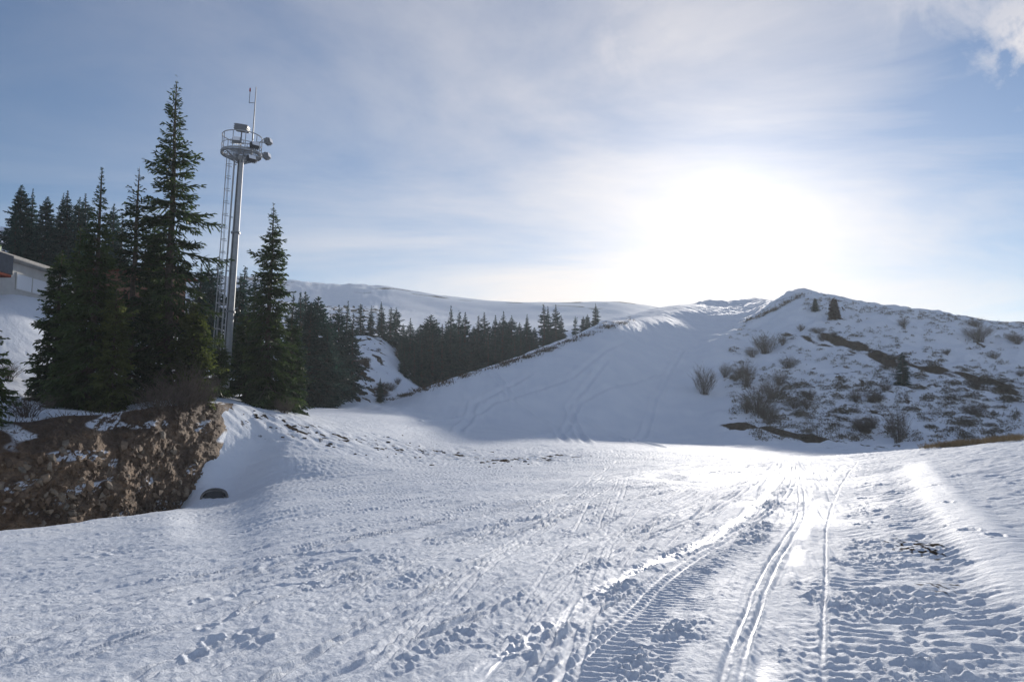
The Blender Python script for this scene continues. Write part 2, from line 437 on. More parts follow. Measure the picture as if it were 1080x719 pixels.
M['lamp_black'] = simple('black_lamp_housing', (.035, .037, .04), .45, .2, .2, 8)
M['lamp_white'] = simple('pale_lamp_housing', (.17, .18, .19), .5, .1, .1, 8)
M['plaster'] = simple('white_plaster', (.50, .485, .46), .85, 0, .08, 2.5, .01)
M['concrete'] = simple('concrete', (.35, .33, .30), .85, 0, .15, 5, .02)
M['hollow'] = simple('darkened_rim', (.16, .15, .14), .95, 0, .4, 6, .02)  # rim darkened to carry the shade of the snow hollow
M['slate'] = simple('navy_panel', (.025, .035, .055), 1.0, 0, .2, 5)
M['red'] = simple('oxide_red_paint', (.16, .04, .026), .95, 0, .2, 5)
M['green'] = simple('green_paint', (.10, .22, .05), .5, 0, .2, 9)
M['wood'] = simple('brown_timber', (.18, .085, .05), .8, 0, .35, 4, .02)
M['redlamp'] = simple('red_beacon', (.35, .03, .02), .4, 0, .1, 9)
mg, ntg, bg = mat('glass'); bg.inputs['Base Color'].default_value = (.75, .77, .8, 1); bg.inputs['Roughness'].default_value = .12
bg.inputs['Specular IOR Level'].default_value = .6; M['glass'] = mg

# ------------------------------------------------------------------ fan mesh of the ground
FAST_MESH = 1.0
th_d = np.arange(R(-46), R(46), R(.064) / FAST_MESH)
th_l = np.concatenate([np.linspace(-np.pi, R(-46), 70, endpoint=False), th_d, np.linspace(R(46), np.pi, 70)])
def logsteps(a, b, s): return list(np.exp(np.arange(math.log(a), math.log(b), s / FAST_MESH)))
rr = logsteps(1.0, 3.2, .02) + logsteps(3.2, 14, .0036) + logsteps(14, 45, .0042) + logsteps(45, 210, .0055) + logsteps(210, 900, .02) + [900, 940]
rr = np.array(rr)
nT, nR = len(th_l), len(rr)
TT, RR = np.meshgrid(th_l, rr, indexing='ij')
X = RR * np.sin(TT); Y = RR * np.cos(TT)
Zg = H(X.ravel(), Y.ravel()).reshape(X.shape)
dirt = np.zeros_like(X); ice = np.zeros_like(X)

# ---- near field: tracks, corduroy, lumps
nm = (RR < 70) & (np.abs(TT) < R(60))
x, y, r, th = X[nm], Y[nm], RR[nm], TT[nm]
fade = 1 - sstep(48, 68, r)
fadeN = sstep(1.2, 2.5, r)

class Track:
    def __init__(s, pix, lat=0.0):
        P = np.array([hit(a, b)[:2] for a, b in pix])
        o = np.argsort(P[:, 1]); P = P[o]
        keep = [0]
        for i in range(1, len(P)):
            if P[i, 1] > P[keep[-1], 1] + .02: keep.append(i)
        P = P[keep]
        s.y0, s.y1 = P[0, 1], P[-1, 1]
        yy = np.linspace(s.y0, s.y1, 400); s.yy = yy
        s.xx = pchip(P[:, 1], P[:, 0], yy)
        k = np.ones(15) / 15; s.xx = np.convolve(np.pad(s.xx, 7, mode='edge'), k, 'valid')
        s.sl = np.gradient(s.xx, yy); s.lat = lat
        s.len = np.concatenate([[0], np.cumsum(np.hypot(np.diff(s.xx), np.diff(yy)))])
    def lateral(s, x, y, ext=1.0):
        f = np.interp(y, s.yy, s.xx); f = f + np.where(y < s.y0, (y - s.y0) * s.sl[0], np.where(y > s.y1, (y - s.y1) * s.sl[-1], 0))
        sl = np.interp(y, s.yy, s.sl)
        l = (x - f) / np.sqrt(1 + sl * sl) - s.lat
        end = sstep(s.y0 - 6 * ext, s.y0 - 5 * ext, y) * (1 - sstep(s.y1 - 2, s.y1 + 1, y))
        al = np.interp(y, s.yy, s.len) + (x - f) * sl / np.sqrt(1 + sl * sl)
        return l, end, al

tA = Track([(470, 735), (560, 672), (640, 617), (700, 589), (745, 570), (790, 538), (818, 510), (832, 490)])          # wide smooth sled track, left
tB = Track([(545, 735), (640, 668), (712, 601), (760, 572), (805, 545), (832, 520), (838, 490)])          # twin grooves
tC = Track([(766, 735), (782, 680), (800, 627), (822, 582), (842, 552), (846, 525), (838, 490)])         # twin grooves, near the centre
tD = Track([(868, 735), (869, 650), (872, 600), (872, 555), (885, 515), (905, 487)])                    # single groove
tE = Track([(330, 735), (450, 672), (540, 630), (620, 592), (690, 565), (740, 545), (785, 518), (812, 498)])
tF = Track([(1110, 640), (1062, 595), (1025, 555), (995, 525), (975, 500), (966, 487)])                   # raised pale band, right
tG = Track([(680, 735), (720, 660), (755, 615), (800, 585)])
tH = Track([(250, 735), (420, 650), (560, 600), (660, 560), (735, 530), (790, 505)])
tI = Track([(0, 668), (160, 632), (310, 600), (470, 565), (640, 532), (770, 500)])
tJ = Track([(0, 606), (150, 588), (330, 570), (500, 545), (650, 517), (780, 492)])

Q = np.array([19.0, 52.0])
ang = np.arctan2(x - Q[0], y - Q[1] + 1e-6); ang = np.where(ang < 0, ang + 2 * np.pi, ang)
qc = ang * 45.0; qs = np.hypot(x - Q[0], y - Q[1])
lD, eD, aD = tD.lateral(x, y)
lC, eC, aC = tC.lateral(x, y)
lA, eA, aA = tA.lateral(x, y)
lF, eF, aF = tF.lateral(x, y)
right = sstep(-.1, .5, lD + .3 * noise(x / .8, y / .8) + .3 * noise(x / 1.9, y / 1.9))             # groomer-chewed ground, right of the single groove
right = right * (1 - .0 * r)
farfine = 1 - sstep(22, 45, r)
f2 = 1 - sstep(9, 18, r)
rough = (0.015 * noise(x / .42, y / .42) + 0.012 * noise(x / .17 + 3, y / .17) * (.6 + farfine * .4) + 0.008 * noise(x / .085, y / .085 + 7) * f2
         + 0.0022 * noise(x / .045, y / .045) * (1 - sstep(6, 11, r)))
big = .03 * noise(x / 1.6, y / 1.6 + 11) + .02 * noise(x / .9 + 4, y / .9)
# left: long streaks that follow the run
fl = .017 * noise(qc / .17, qs / 2.6) + .011 * noise(qc / .08 + 5, qs / .9) * f2 + .012 * (1 - np.abs(noise(qc / .3 + 15, qs / 1.1))) + .020 * noise(qc / .8, qs / 6.)
rl = 1 - np.abs(noise(qc / .5 + 31, qs / 9.)); rl2 = 1 - np.abs(noise(qc / 1.2 - 8, qs / 14.))
fl = fl - .026 * np.clip(rl - .88, 0, 1) / .12 * sstep(-.1, .3, noise(x / 3, y / 3 + 2)) - .022 * np.clip(rl2 - .93, 0, 1) / .07
lump = sstep(.18, .42, noise(x / .15, y / .15)) * (.4 + .6 * np.clip(noise(x / .06, y / .06 + 3) + .5, 0, 1))
lump2 = sstep(.2, .42, noise(x / .08 + 40, y / .08))
zoneL = sstep(.12, .4, noise(qc / .9 + 60, qs / 6.))
grain = (.010 * noise(x / .07, y / .17) + .008 * noise(x / .035 + 8, y / .11) * (1 - sstep(10, 18, r)) + .012 * noise(x / .13 + 1, y / .33)) * (.7 + .6 * noise(x / 1.2, y / 1.9 + 4))
left_h = fl * 1.25 + rough * .55 + grain * .7 + big * .4 + zoneL * (.026 * lump + .016 * lump2) * sstep(-.2, .3, noise(x / .8, y / .8 + 50))
# right: broken tread marks across the line of travel
wy = y + .16 * noise(x / 1.6, y / .9) + .03 * noise(x / .4, y / .33 + 2) + .012 * noise(x / .15, y / .13 + 2)
ph = wy / .27
saw = (ph - np.floor(ph)); tread = np.where(saw < .7, saw / .7, (1 - saw) / .3)
brk = sstep(-.4, .15, noise(x / .9 + 9, y / .27)) * (.4 + .6 * sstep(-.3, .3, noise(x / 2.2, y / 2.2 + 30)))
right_h = .046 * (tread - .5) * brk + .018 * noise(x / .55 + 70, y / .12) + .009 * noise(x / .25, y / .07) * f2 + rough * .4 + big * .9 + .006 * noise(x / .11, y / .05) * f2
right_h = right_h + sstep(.0, .4, noise(x / 1.0 + 20, y / .8)) * .022 * sstep(.1, .45, noise(x / .24 + 2, y / .17)) + .014 * lump * sstep(.1, .4, noise(x / .7 + 5, y / .9))
hillside = sstep(.6, 1.4, lF)
right_h = right_h * (1 - hillside) + hillside * (.03 * noise(x / .7, y / .25) + .016 * noise(x / .28, y / .13 + 5) + rough * .8 + grain + big * 1.1)
dz = left_h * (1 - right) + right_h * right
iceN = .12 * sstep(0, .4, noise(qc / .8 + 12, qs / 5.)) * (1 - right)

def flatten(mask, keep=.15):
    global dz
    dz = dz * (1 - mask * (1 - keep))

# snowcat belt between the twin tracks: fine cross ridges
lG, eG, aG = tG.lateral(x, y)
lB, eB, aB = tB.lateral(x, y)
belt = sstep(.3, .5, lB) * sstep(.35, .55, -lC) * (r < 30)
belt = belt * (1 - sstep(14, 26, r)); beltn = belt * sstep(-.3, .1, noise(x / 1.1 + 3, y / 1.1))
flatten(beltn, .3)
cw = aG / .125 + .35 * noise(x / .5, y / .5)
dz += beltn * .008 * (np.sin(2 * np.pi * cw)) * (1 - sstep(11, 17, r))
belt2 = np.exp(-((lA - .75) / .32) ** 4) * eA * (1 - sstep(13, 20, r))
flatten(belt2, .35); dz += belt2 * .012 * np.sin(2 * np.pi * (aA / .14 + .4 * noise(x / .6, y / .6)))
belt3 = np.exp(-((lC - .95) / .5) ** 4) * eC * (1 - sstep(16, 24, r)) * sstep(-.2, .2, noise(x / .9, y / 1.5 + 8))
flatten(belt3, .5); dz += belt3 * .011 * np.sin(2 * np.pi * (aC / .2 + .4 * noise(x / .5, y / .5)))

def groove(l, e, w, depth, berm, icev, wf=1.6):
    e = np.broadcast_to(e, l.shape)
    k = np.nonzero((np.abs(l) < 4.5 * w + .12) & (e > .01))[0]
    if not len(k): return
    l, e, X_, Y_, r_ = l[k], e[k], x[k], y[k], r[k]
    l = l + (.010 * noise(X_ / .10, Y_ / .14) + .014 * noise(X_ / .9 + w * 90, Y_ / 1.6)) * (r_ < 40)
    wob = 1 + .25 * noise(X_ / .7, Y_ / .7)
    e = e * (.5 + .5 * sstep(-.35, .1, noise(X_ / 1.3 + w * 70, Y_ / 1.7)))
    g = np.exp(-(l / (w * wob)) ** 4)
    dz[k] *= 1 - g * e * .8
    b = np.exp(-((np.abs(l) - w * wf) / (w * .55)) ** 2)
    dz[k] += e * (-depth * g + berm * b * (.5 + 1.2 * noise(X_ / .22, Y_ / .25 + 3)))
    iceN[k] = np.maximum(iceN[k], e * g * icev)

for off in (-.0,):
    groove(lA, eA * (.85 + .15 * noise(x, y)), .13, .022, .014, .9)
for off in (-.07, .07): groove(lB - off, eB, .032, .03, .012, .5)
groove(lB + .42, eB * sstep(-.1, .1, noise(y / 3, x / 9)), .05, .015, .02, .3)
for off in (-.065, .065): groove(lC - off, eC, .03, .032, .012, .6)
groove(lC - .22, eC * sstep(-.2, .2, noise(y / 2.0, x / 9 + 5)), .06, .012, .012, .55)
groove(lD, eD, .028, .025, .014, .3); groove(lD + .42, eD * .8 * sstep(-.3, .2, noise(y / 1.5, x / 5 + 2)), .12, .015, .012, .5)
lE, eE, aE = tE.lateral(x, y)
for off in (-.10, .06): groove(lE - off, eE, .032, .028, .014, .35)
lH, eH, aH = tH.lateral(x, y); groove(lH, eH * sstep(-.3, .1, noise(y / 2.5, x / 9)), .032, .025, .018, .2)
lI, eI, aI = tI.lateral(x, y); groove(lI, eI * sstep(-.2, .2, noise(x / 3.5, y / 9)), .055, .03, .025, .15)
lJ, eJ, aJ = tJ.lateral(x, y); groove(lJ, eJ * sstep(-.2, .2, noise(x / 3.5 + 8, y / 9)), .06, .035, .03, .15)
# many thin crossing ski lines over the whole run
rg = np.random.default_rng(31)
for k in range(44):
    a0 = rg.uniform(-60, 620) if k < 24 else rg.uniform(-80, 260); b0 = 735 if a0 > 150 else rg.uniform(572, 735)
    a1 = rg.uniform(640, 840); b1 = rg.uniform(484, 512); bow = rg.uniform(-.25, .45); m0 = .35 + .2 * rg.random()
    mx_ = a0 + (a1 - a0) * m0; my_ = b0 + (b1 - b0) * (m0 + bow * .5 * m0)
    my_ = min(max(my_, b1 + 6), b0 - 6)
    tk = Track([(a0, b0), (mx_, my_), (a1, b1)]); l_, e_, _ = tk.lateral(x, y)
    e_ = e_ * sstep(-.25, .25, noise(x / 2.4 + k * 7, y / 2.9))
    dp = rg.uniform(.018, .034); groove(l_, e_, rg.uniform(.02, .034), dp, .014, .12)
    if k % 2: groove(l_ - .14, e_, .024, dp, .012, .12)
# pale raised band on the right
gF = np.exp(-((lF) / .42) ** 4) * eF
flatten(gF, .2); dz += gF * .05 - .03 * np.exp(-((lF + .75) / .22) ** 2) * eF
iceN = np.maximum(iceN, gF * .35)
# churned chunks beside the tracks
for l, e, c0, w in ((lC, eC, -.62, .28), (lB, eB, .52, .22), (lE, eE, .95, .3), (lA, eA, -.62, .2), (lD, eD, .65, .5)):
    m = np.exp(-((l - c0) / w) ** 2) * e * (1 - sstep(18, 30, r))
    dz += m * (.036 * lump + .02 * lump2) * sstep(-.25, .3, noise(x / .8 + 13, y / 1.3))
# smooth glazed patches where the sun skates off the run
for (px, py, sx, sy) in ((850, 545, 1.0, 3.2), (880, 530, 1.3, 2.4), (860, 505, 1.6, 4.0), (800, 500, 2.2, 5.0), (720, 505, 3, 4), (835, 600, .35, .9), (645, 640, .4, .7)):
    c = hit(px, py); m = np.exp(-(((x - c[0]) / sx) ** 2 + ((y - c[1]) / sy) ** 2)) * sstep(-.25, .15, noise(x / 1.1 + px, y / 1.6))
    iceN = np.maximum(iceN, .35 * m); dz = dz * (1 - .3 * m)
# footprints
def foot(px, py, rad=.08, dep=.035):
    global dz
    c = hit(px, py); q = np.hypot((x - c[0]), (y - c[1]) * .7) / rad
    dz += -dep * np.exp(-q ** 4) + .014 * np.exp(-((q - 1.3) / .3) ** 2) * (1 + noise(x / .06, y / .06))
for p in ((212, 634), (219, 664), (226, 676), (206, 690), (262, 668), (276, 676), (240, 654), (322, 597), (330, 590), (338, 600), (372, 560), (255, 625), (268, 628)): foot(*p)
for k in range(36):
    foot(random.uniform(880, 1075), random.uniform(500, 715), random.uniform(.06, .12), random.uniform(.02, .045))
# turning arcs left of centre
for (px, py, ra) in ((345, 592, .9), (385, 596, .7), (300, 625, .6)):
    c = hit(px, py); q = np.hypot(x - c[0], y - c[1]); a = np.arctan2(y - c[1], x - c[0])
    dz += (-.018 * np.exp(-((q - ra) / .05) ** 2) + .016 * np.exp(-((q - ra - .10) / .05) ** 2)) * sstep(0., .5, np.cos(a - 2.4))
# dirt: thawed tufts, grit on the shoulder
dN = np.zeros_like(x)
def patch(px, py, sx, sy, amt):
    global dN
    c = hit(px, py); q = ((x - c[0]) / sx) ** 2 + ((y - c[1]) / sy) ** 2
    dN = np.maximum(dN, amt * np.exp(-q) * (.7 + .4 * noise(x / .35, y / .35) + .9 * noise(x / .07, y / .14)))
patch(966, 573, .5, 1.0, .46); patch(975, 579, .45, .8, .44); patch(990, 618, .4, .6, .36); patch(1050, 464, 2.2, .7, .62); patch(1015, 466, 1.2, .5, .5); patch(1078, 461, 1.6, .8, .62)
patch(560, 607, 2.5, .8, .14)
sh_ = [hit(245, 428), hit(300, 448), hit(380, 466), hit(460, 476), hit(540, 486), hit(600, 480)]
ds, _ = seg_dist(x, y, sh_)
gr = np.exp(-(ds / 2.2) ** 2) * sstep(.12, .45, noise(x / .8 + 3, y / .55) + .5 * noise(x / .3, y / .3))
dN = np.maximum(dN, gr * .47)
dz = dz + .06 * np.exp(-(ds / 3) ** 2) * noise(x / .6, y / .6)
Zg[nm] += dz * fade * fadeN
dirt[nm] = np.clip(dN, 0, 1); ice[nm] = np.clip(iceN * (1 - sstep(55, 68, r)), 0, 1)

# ---- slope and hill: faint ski lines, bare strips
fm = (RR >= 55) & (RR < 260) & (np.abs(TT) < R(46))
x, y, r, th = X[fm], Y[fm], RR[fm], TT[fm]
onhill = sstep(R(13), R(17), th)
df = np.zeros_like(x)
def strip(pix, w, amt, brk_=.5, dm=55):
    global df
    P = [hit(a, b, dm)[:2] for a, b in pix]
    d, _ = seg_dist(x, y, P)
    df = np.maximum(df, amt * np.exp(-(d / w) ** 2) * (1 - brk_ + brk_ * (.5 + 1.2 * noise(x / 2.2, y / 2.2))))
strip([(868, 355), (905, 366), (945, 382), (1000, 392), (1040, 402), (1085, 418)], 1.8, .85, .6)
strip([(774, 447), (800, 452), (840, 459), (876, 465)], 1.25, 1.25, .2)
strip([(787, 338), (805, 327), (828, 315), (850, 309)], .6, .52, .8)
strip([(820, 352), (860, 362), (900, 372)], .7, .5)
strip([(880, 318), (960, 325), (1080, 340)], 1.5, .5, .9)
strip([(405, 424), (454, 407), (519, 386), (568, 371), (597, 360), (633, 345), (664, 334)], .8, .50, .9)
strip([(376, 380), (395, 400), (420, 418)], 2.5, .5, 1.0)
strip([(330, 400), (350, 420), (370, 425)], 2.0, .5, 1.0)
spk = sstep(.30, .62, fbm(x / 1.6, y / 1.6, 3)) * sstep(-.3, .4, noise(x / 13 + 6, y / 13))
df = np.maximum(df, onhill * spk * .45)
gl_ = sstep(R(-8), R(-11), th) * sstep(70, 85, r)
df = np.maximum(df, gl_ * .62 * sstep(.12, .4, fbm(x / 2.2, y / 1.6, 4)))
dirt[fm] = np.maximum(dirt[fm], np.clip(df, 0, 1) * sstep(55, 66, r))
sk = .06 * noise(x / 1.1 + 3, y / 9) + .08 * noise(x / 2.6, y / 21.) + .03 * noise(x / .5, y / 2.2) + .05 * (1 - np.abs(noise((x + .35 * y) / 2.1, (y - .3 * x) / 14.)))
sk = sk * sstep(60, 80, r) * (1 - onhill) + onhill * .16 * fbm(x / 1.7, y / 1.7, 3)
# a few long ski arcs down the face
for pix in ([(480, 470), (485, 452), (500, 425), (560, 395)], [(625, 475), (610, 455), (600, 430), (640, 380)], [(600, 472), (588, 452), (540, 420), (520, 395)], [(560, 462), (610, 425), (690, 395), (735, 385)], [(450, 445), (520, 425), (600, 400), (660, 360)], [(700, 472), (650, 460), (612, 440)], [(665, 466), (690, 420), (720, 370)]):
    P = [hit(a, b)[:2] for a, b in pix]; d, _ = seg_dist(x, y, P)
    sk += -.16 * np.exp(-(d / .24) ** 2) + .12 * np.exp(-((d - .5) / .2) ** 2)
Zg[fm] += sk * sstep(55, 66, r)
df2 = sstep(260, 330, RR) * .42 * sstep(.0, .6, fbm(X / 22., Y / 9., 3)); dirt = np.maximum(dirt, df2)
top_ = feature_r(TT.ravel(), 12).reshape(TT.shape)
dirt = np.maximum(dirt, .55 * np.exp(-((RR - top_) / 12.) ** 2) * (.4 + .8 * np.clip(noise(X / 9, Y / 9), 0, 1)) * (RR > 250))

verts = np.stack([X, Y, Zg], -1).reshape(-1, 3)
ii, jj = np.meshgrid(np.arange(nT - 1), np.arange(nR - 1), indexing='ij')
quads = np.stack([ii * nR + jj, ii * nR + jj + 1, (ii + 1) * nR + jj + 1, (ii + 1) * nR + jj], -1).reshape(-1, 4)
quads = quads[:, ::-1]
# winding so that normals look up
v0 = verts[quads[0]]; nn = np.cross(v0[1] - v0[0], v0[2] - v0[0])
if nn[2] < 0: quads = quads[:, ::-1]
fx, fy = X[:-1, :-1].ravel(), Y[:-1, :-1].ravel(); fr = RR[:-1, :-1].ravel(); ft = TT[:-1, :-1].ravel()
r7 = feature_r(ft, 7) - 3; r10 = feature_r(ft, 10)
spx = np.array([p[0] for p in SPUR]); spy = np.array([p[1] for p in SPUR])
sxat = np.interp(fy, spy, spx)
reg = np.zeros(len(fx), int)
slope_l = R(-7)
reg[(fr > r7) & (ft > slope_l) & (ft < R(40))] = 1
reg[(fr > r7) & (fx > sxat) & (ft < R(70)) & (ft > 0)] = 2
reg[(fr > 260)] = 3
def sub(name, sel, **kw):
    q = quads[sel]; u, inv = np.unique(q, return_inverse=True)
    me = mesh_np(name, verts[u], inv.reshape(q.shape), M['snow'], {'dirt': dirt.ravel()[u], 'ice': ice.ravel()[u]})
    return link(name, me, kind='structure', **kw)
sub('ground', reg == 0); sub('ski_slope', reg == 1); sub('hill', reg == 2); sub('mountain_ridge', reg == 3)
# fill under the photographer
ring = verts.reshape(nT, nR, 3)[::12, 0]
c = ring.mean(0); vv = np.vstack([[c], ring]); n_ = len(ring)
me = mesh_np('ground', vv, np.array([(0, (k + 1) % n_ + 1, k + 1) for k in range(n_)]), M['snow'], {'dirt': np.zeros(n_ + 1), 'ice': np.zeros(n_ + 1)})
link('ground', me, kind='structure')

# ------------------------------------------------------------------ rock cut
def th_of(px): return math.atan((px - W0 / 2) / F)
tt = np.linspace(th_of(-420), th_of(247), 900); ns = 230
r5 = feature_r(tt, 5); r6 = feature_r(tt, 6)
k_pts = np.linspace(0, 1, ns)
A, B = np.meshgrid(np.arange(len(tt)), k_pts, indexing='ij')
arc = np.concatenate([[0], np.cumsum(np.hypot(np.diff(r5 * np.sin(tt)), np.diff(r5 * np.cos(tt))))])
U = arc[A]
rb = r5[A] - .25; rt = r6[A] + .7 + .35 * noise(U / 1.3, U * 0 + 3.)
prof = np.clip(B, 0, 1)
rad = rb + (rt - rb) * (prof ** 1.9)
zb = H((r5 * np.sin(tt)), (r5 * np.cos(tt)))[A] - .5
zt = H((rt * np.sin(tt[A])).ravel(), (rt * np.cos(tt[A])).ravel()).reshape(rt.shape)
zz = zb + (zt + .06 - zb) * np.minimum(1, B * 1.12) ** .9
# fractured blocks: tilted cells with their own depth
a1 = U * .86 + zz * .5; a2 = -U * .5 + zz * .86
def cells(u, v, su, sv, seed, jit=.9):
    u = u / su; v = v / sv
    iu = np.floor(u).astype(int); iv = np.floor(v).astype(int)
    b1 = np.full(u.shape, 9.); b2 = np.full(u.shape, 9.); val = np.zeros(u.shape); tx = np.zeros(u.shape); ty = np.zeros(u.shape)
    for di in (-1, 0, 1):
        for dj in (-1, 0, 1):
            h = _h(iu + di + seed, iv + dj + seed * 3)
            cx = iu + di + .5 + jit * (((h * 7919) % 1000) / 1000. - .5); cy = iv + dj + .5 + jit * (((h * 104729) % 1000) / 1000. - .5)
            d = np.hypot(u - cx, v - cy)
            m = d < b1
            b2 = np.where(m, b1, np.minimum(b2, d)); b1 = np.where(m, d, b1)
            val = np.where(m, (h % 997) / 997., val); tx = np.where(m, u - cx, tx); ty = np.where(m, v - cy, ty)
    return val, b2 - b1, tx, ty
a1 = a1 + .07 * noise(U / .5, zz / .5); a2 = a2 + .06 * noise(U / .4 + 9, zz / .4)
v1, e1, tx1, ty1 = cells(a1, a2, .95, .55, 11); v2, e2, tx2, ty2 = cells(a1 + 4, a2, .42, .24, 23); v3, e3, tx3, ty3 = cells(a1, a2 + 3, .19, .12, 37)
ter = lambda q: np.floor(q) + sstep(.25, .95, q - np.floor(q))
w1 = fbm(U / 1.6, zz / 1.1, 4); w2 = fbm(U / .8 + 9, zz / .7, 3)
disp = (.42 * fbm(U / 2.1, zz / 1.6 + 4, 5, .55) + .16 * (.5 - np.abs(noise(a1 / .9, a2 / .35))) + .20 * (ter(a2 / .55 + .7 * w1) - a2 / .55 - .7 * w1)
        + .14 * (ter(a1 / .8 + .8 * w2) - a1 / .8 - .8 * w2) * sstep(-.1, .3, noise(U / 1.1, zz / 1.1 + 20)) + .07 * fbm(U / .3, zz / .22, 4, .6) + .06 * (v3 - .5) * sstep(0, .3, w2))
env = sstep(0, .12, B) * (1 - .75 * sstep(.8, 1, B))
endf = 1 - sstep(th_of(205), th_of(247), tt[A])
rad = rad - disp * env * (.35 + .65 * endf) - .1 + 1.5 * sstep(th_of(180), th_of(236), tt[A]) * np.clip(1.15 - B * 1.2, 0, 1) + .9 * sstep(th_of(228), th_of(250), tt[A])
zz = zz + .10 * disp * env
rx, ry = rad * np.sin(tt[A]), rad * np.cos(tt[A])
vr = np.stack([rx, ry, zz], -1)
du = np.gradient(vr, axis=0); dv = np.gradient(vr, axis=1); nr = np.cross(du, dv); nr /= np.linalg.norm(nr, axis=-1, keepdims=True) + 1e-9
nz_ = np.abs(nr[..., 2])
sn = sstep(.55, .8, nz_) * sstep(.26, .38, noise(U / 1.5 + 2, zz / .5)) * (B > .1)
sn = np.maximum(sn, .9 * sstep(.97, 1., B) * sstep(.0, .25, noise(U / 1.7 + 9, B * 0)))
ed_ = sstep(th_of(206), th_of(247), tt[A]) * (1.25 - .75 * B) + .38 * noise(U / .7 + 3, zz / .45)
sn = np.maximum(sn, sstep(.72, .86, ed_))
earth = np.maximum(sstep(.66, .8, B + .12 * noise(U / .9, zz / .9)), .85 * sstep(.17, .05, B + .05 * noise(U, zz)))
gi, gj = np.meshgrid(np.arange(len(tt) - 1), np.arange(ns - 1), indexing='ij')
qr = np.stack([gi * ns + gj, (gi + 1) * ns + gj, (gi + 1) * ns + gj + 1, gi * ns + gj + 1], -1).reshape(-1, 4)
me = mesh_np('rock_cliff', vr.reshape(-1, 3), qr, M['rock'], {'snow': sn.ravel(), 'earth': earth.ravel(), 'tone': (.42 + .3 * fbm(U / .7 + 5, zz / .5, 4, .6) + .25 * (v3 - .5) * sstep(-.1, .3, w1)).ravel()}, smooth=False)
link('rock_cliff', me, kind='structure')
import bmesh
gst = np.random.default_rng(17); hulls = []
for k in range(14):
    bm = bmesh.new(); pts = gst.normal(0, 1, (13, 3)); pts /= np.linalg.norm(pts, axis=1)[:, None]; pts *= np.array([1, gst.uniform(.5, .9), gst.uniform(.4, .75)]) * gst.uniform(.75, 1.1, (13, 1))
    for p_ in pts: bm.verts.new(p_)
    r_ = bmesh.ops.convex_hull(bm, input=bm.verts[:])
    bmesh.ops.delete(bm, geom=[v_ for v_ in bm.verts if not v_.link_faces], context='VERTS')
    bmesh.ops.triangulate(bm, faces=bm.faces[:]); bm.verts.index_update()
    hulls.append((np.array([v_.co[:] for v_ in bm.verts]), np.array([[v_.index for v_ in f_.verts] for f_ in bm.faces]))); bm.free()
SV, SF, n_s = [], [], 0
i_hi = int(np.argmin(np.abs(tt - th_of(222))))
for k in range(1500):
    i = gst.integers(5, i_hi); j = gst.integers(int(ns * .10), int(ns * .86))
    if float(noise(np.array([U[i, j] / 1.5 + 7]), np.array([zz[i, j] / 1.1]))[0]) < -.22 + .5 * (B[i, j] > .62): continue
    sz = .05 + .20 * gst.random() ** 2.6
    hv, hf = hulls[k % 14]
    q_ = Matrix.Rotation(gst.normal(.5, .35), 3, 'Y') @ Matrix.Rotation(gst.normal(0, .4), 3, 'X') @ Matrix.Rotation(gst.normal(-.75, .4), 3, 'Z')
    p_ = vr[i, j] - nr[i, j] * np.sign((nr[i, j] * np.array([rx[i, j], ry[i, j], 0])).sum()) * sz * .12
    SV.append(hv * sz @ np.array(q_).T * np.array([1, 1, 1.15]) + p_); SF.append(hf + n_s); n_s += len(hv)
me = mesh_np('embedded_stones', np.concatenate(SV), np.concatenate(SF), M['stone'], smooth=False)
link('embedded_stones', me, None, 'angular brown stones stuck in the cut earth bank', 'stones', None, 'stuff')

# ------------------------------------------------------------------ spruces
def ribbon(P, Q_, wd, nrm):
    """flat tapered leaf from P to Q (arrays n,3) with widths wd"""
    d = Q_ - P; s = np.cross(d, nrm); s /= np.linalg.norm(s, axis=1)[:, None] + 1e-9
    m = P + d * .4
    a = P - s * (wd * .25)[:, None]; b = P + s * (wd * .25)[:, None]
    c_ = m + s * (wd * .5)[:, None]; e = m - s * (wd * .5)[:, None]
    n = len(P)
    v = np.stack([a, b, c_, Q_, e], 1).reshape(-1, 3)
    k = np.arange(n)[:, None] * 5
    return v, np.concatenate([k + np.array([[0, 1, 2, 4]])], 0), np.concatenate([k + np.array([[4, 2, 3]])], 0)

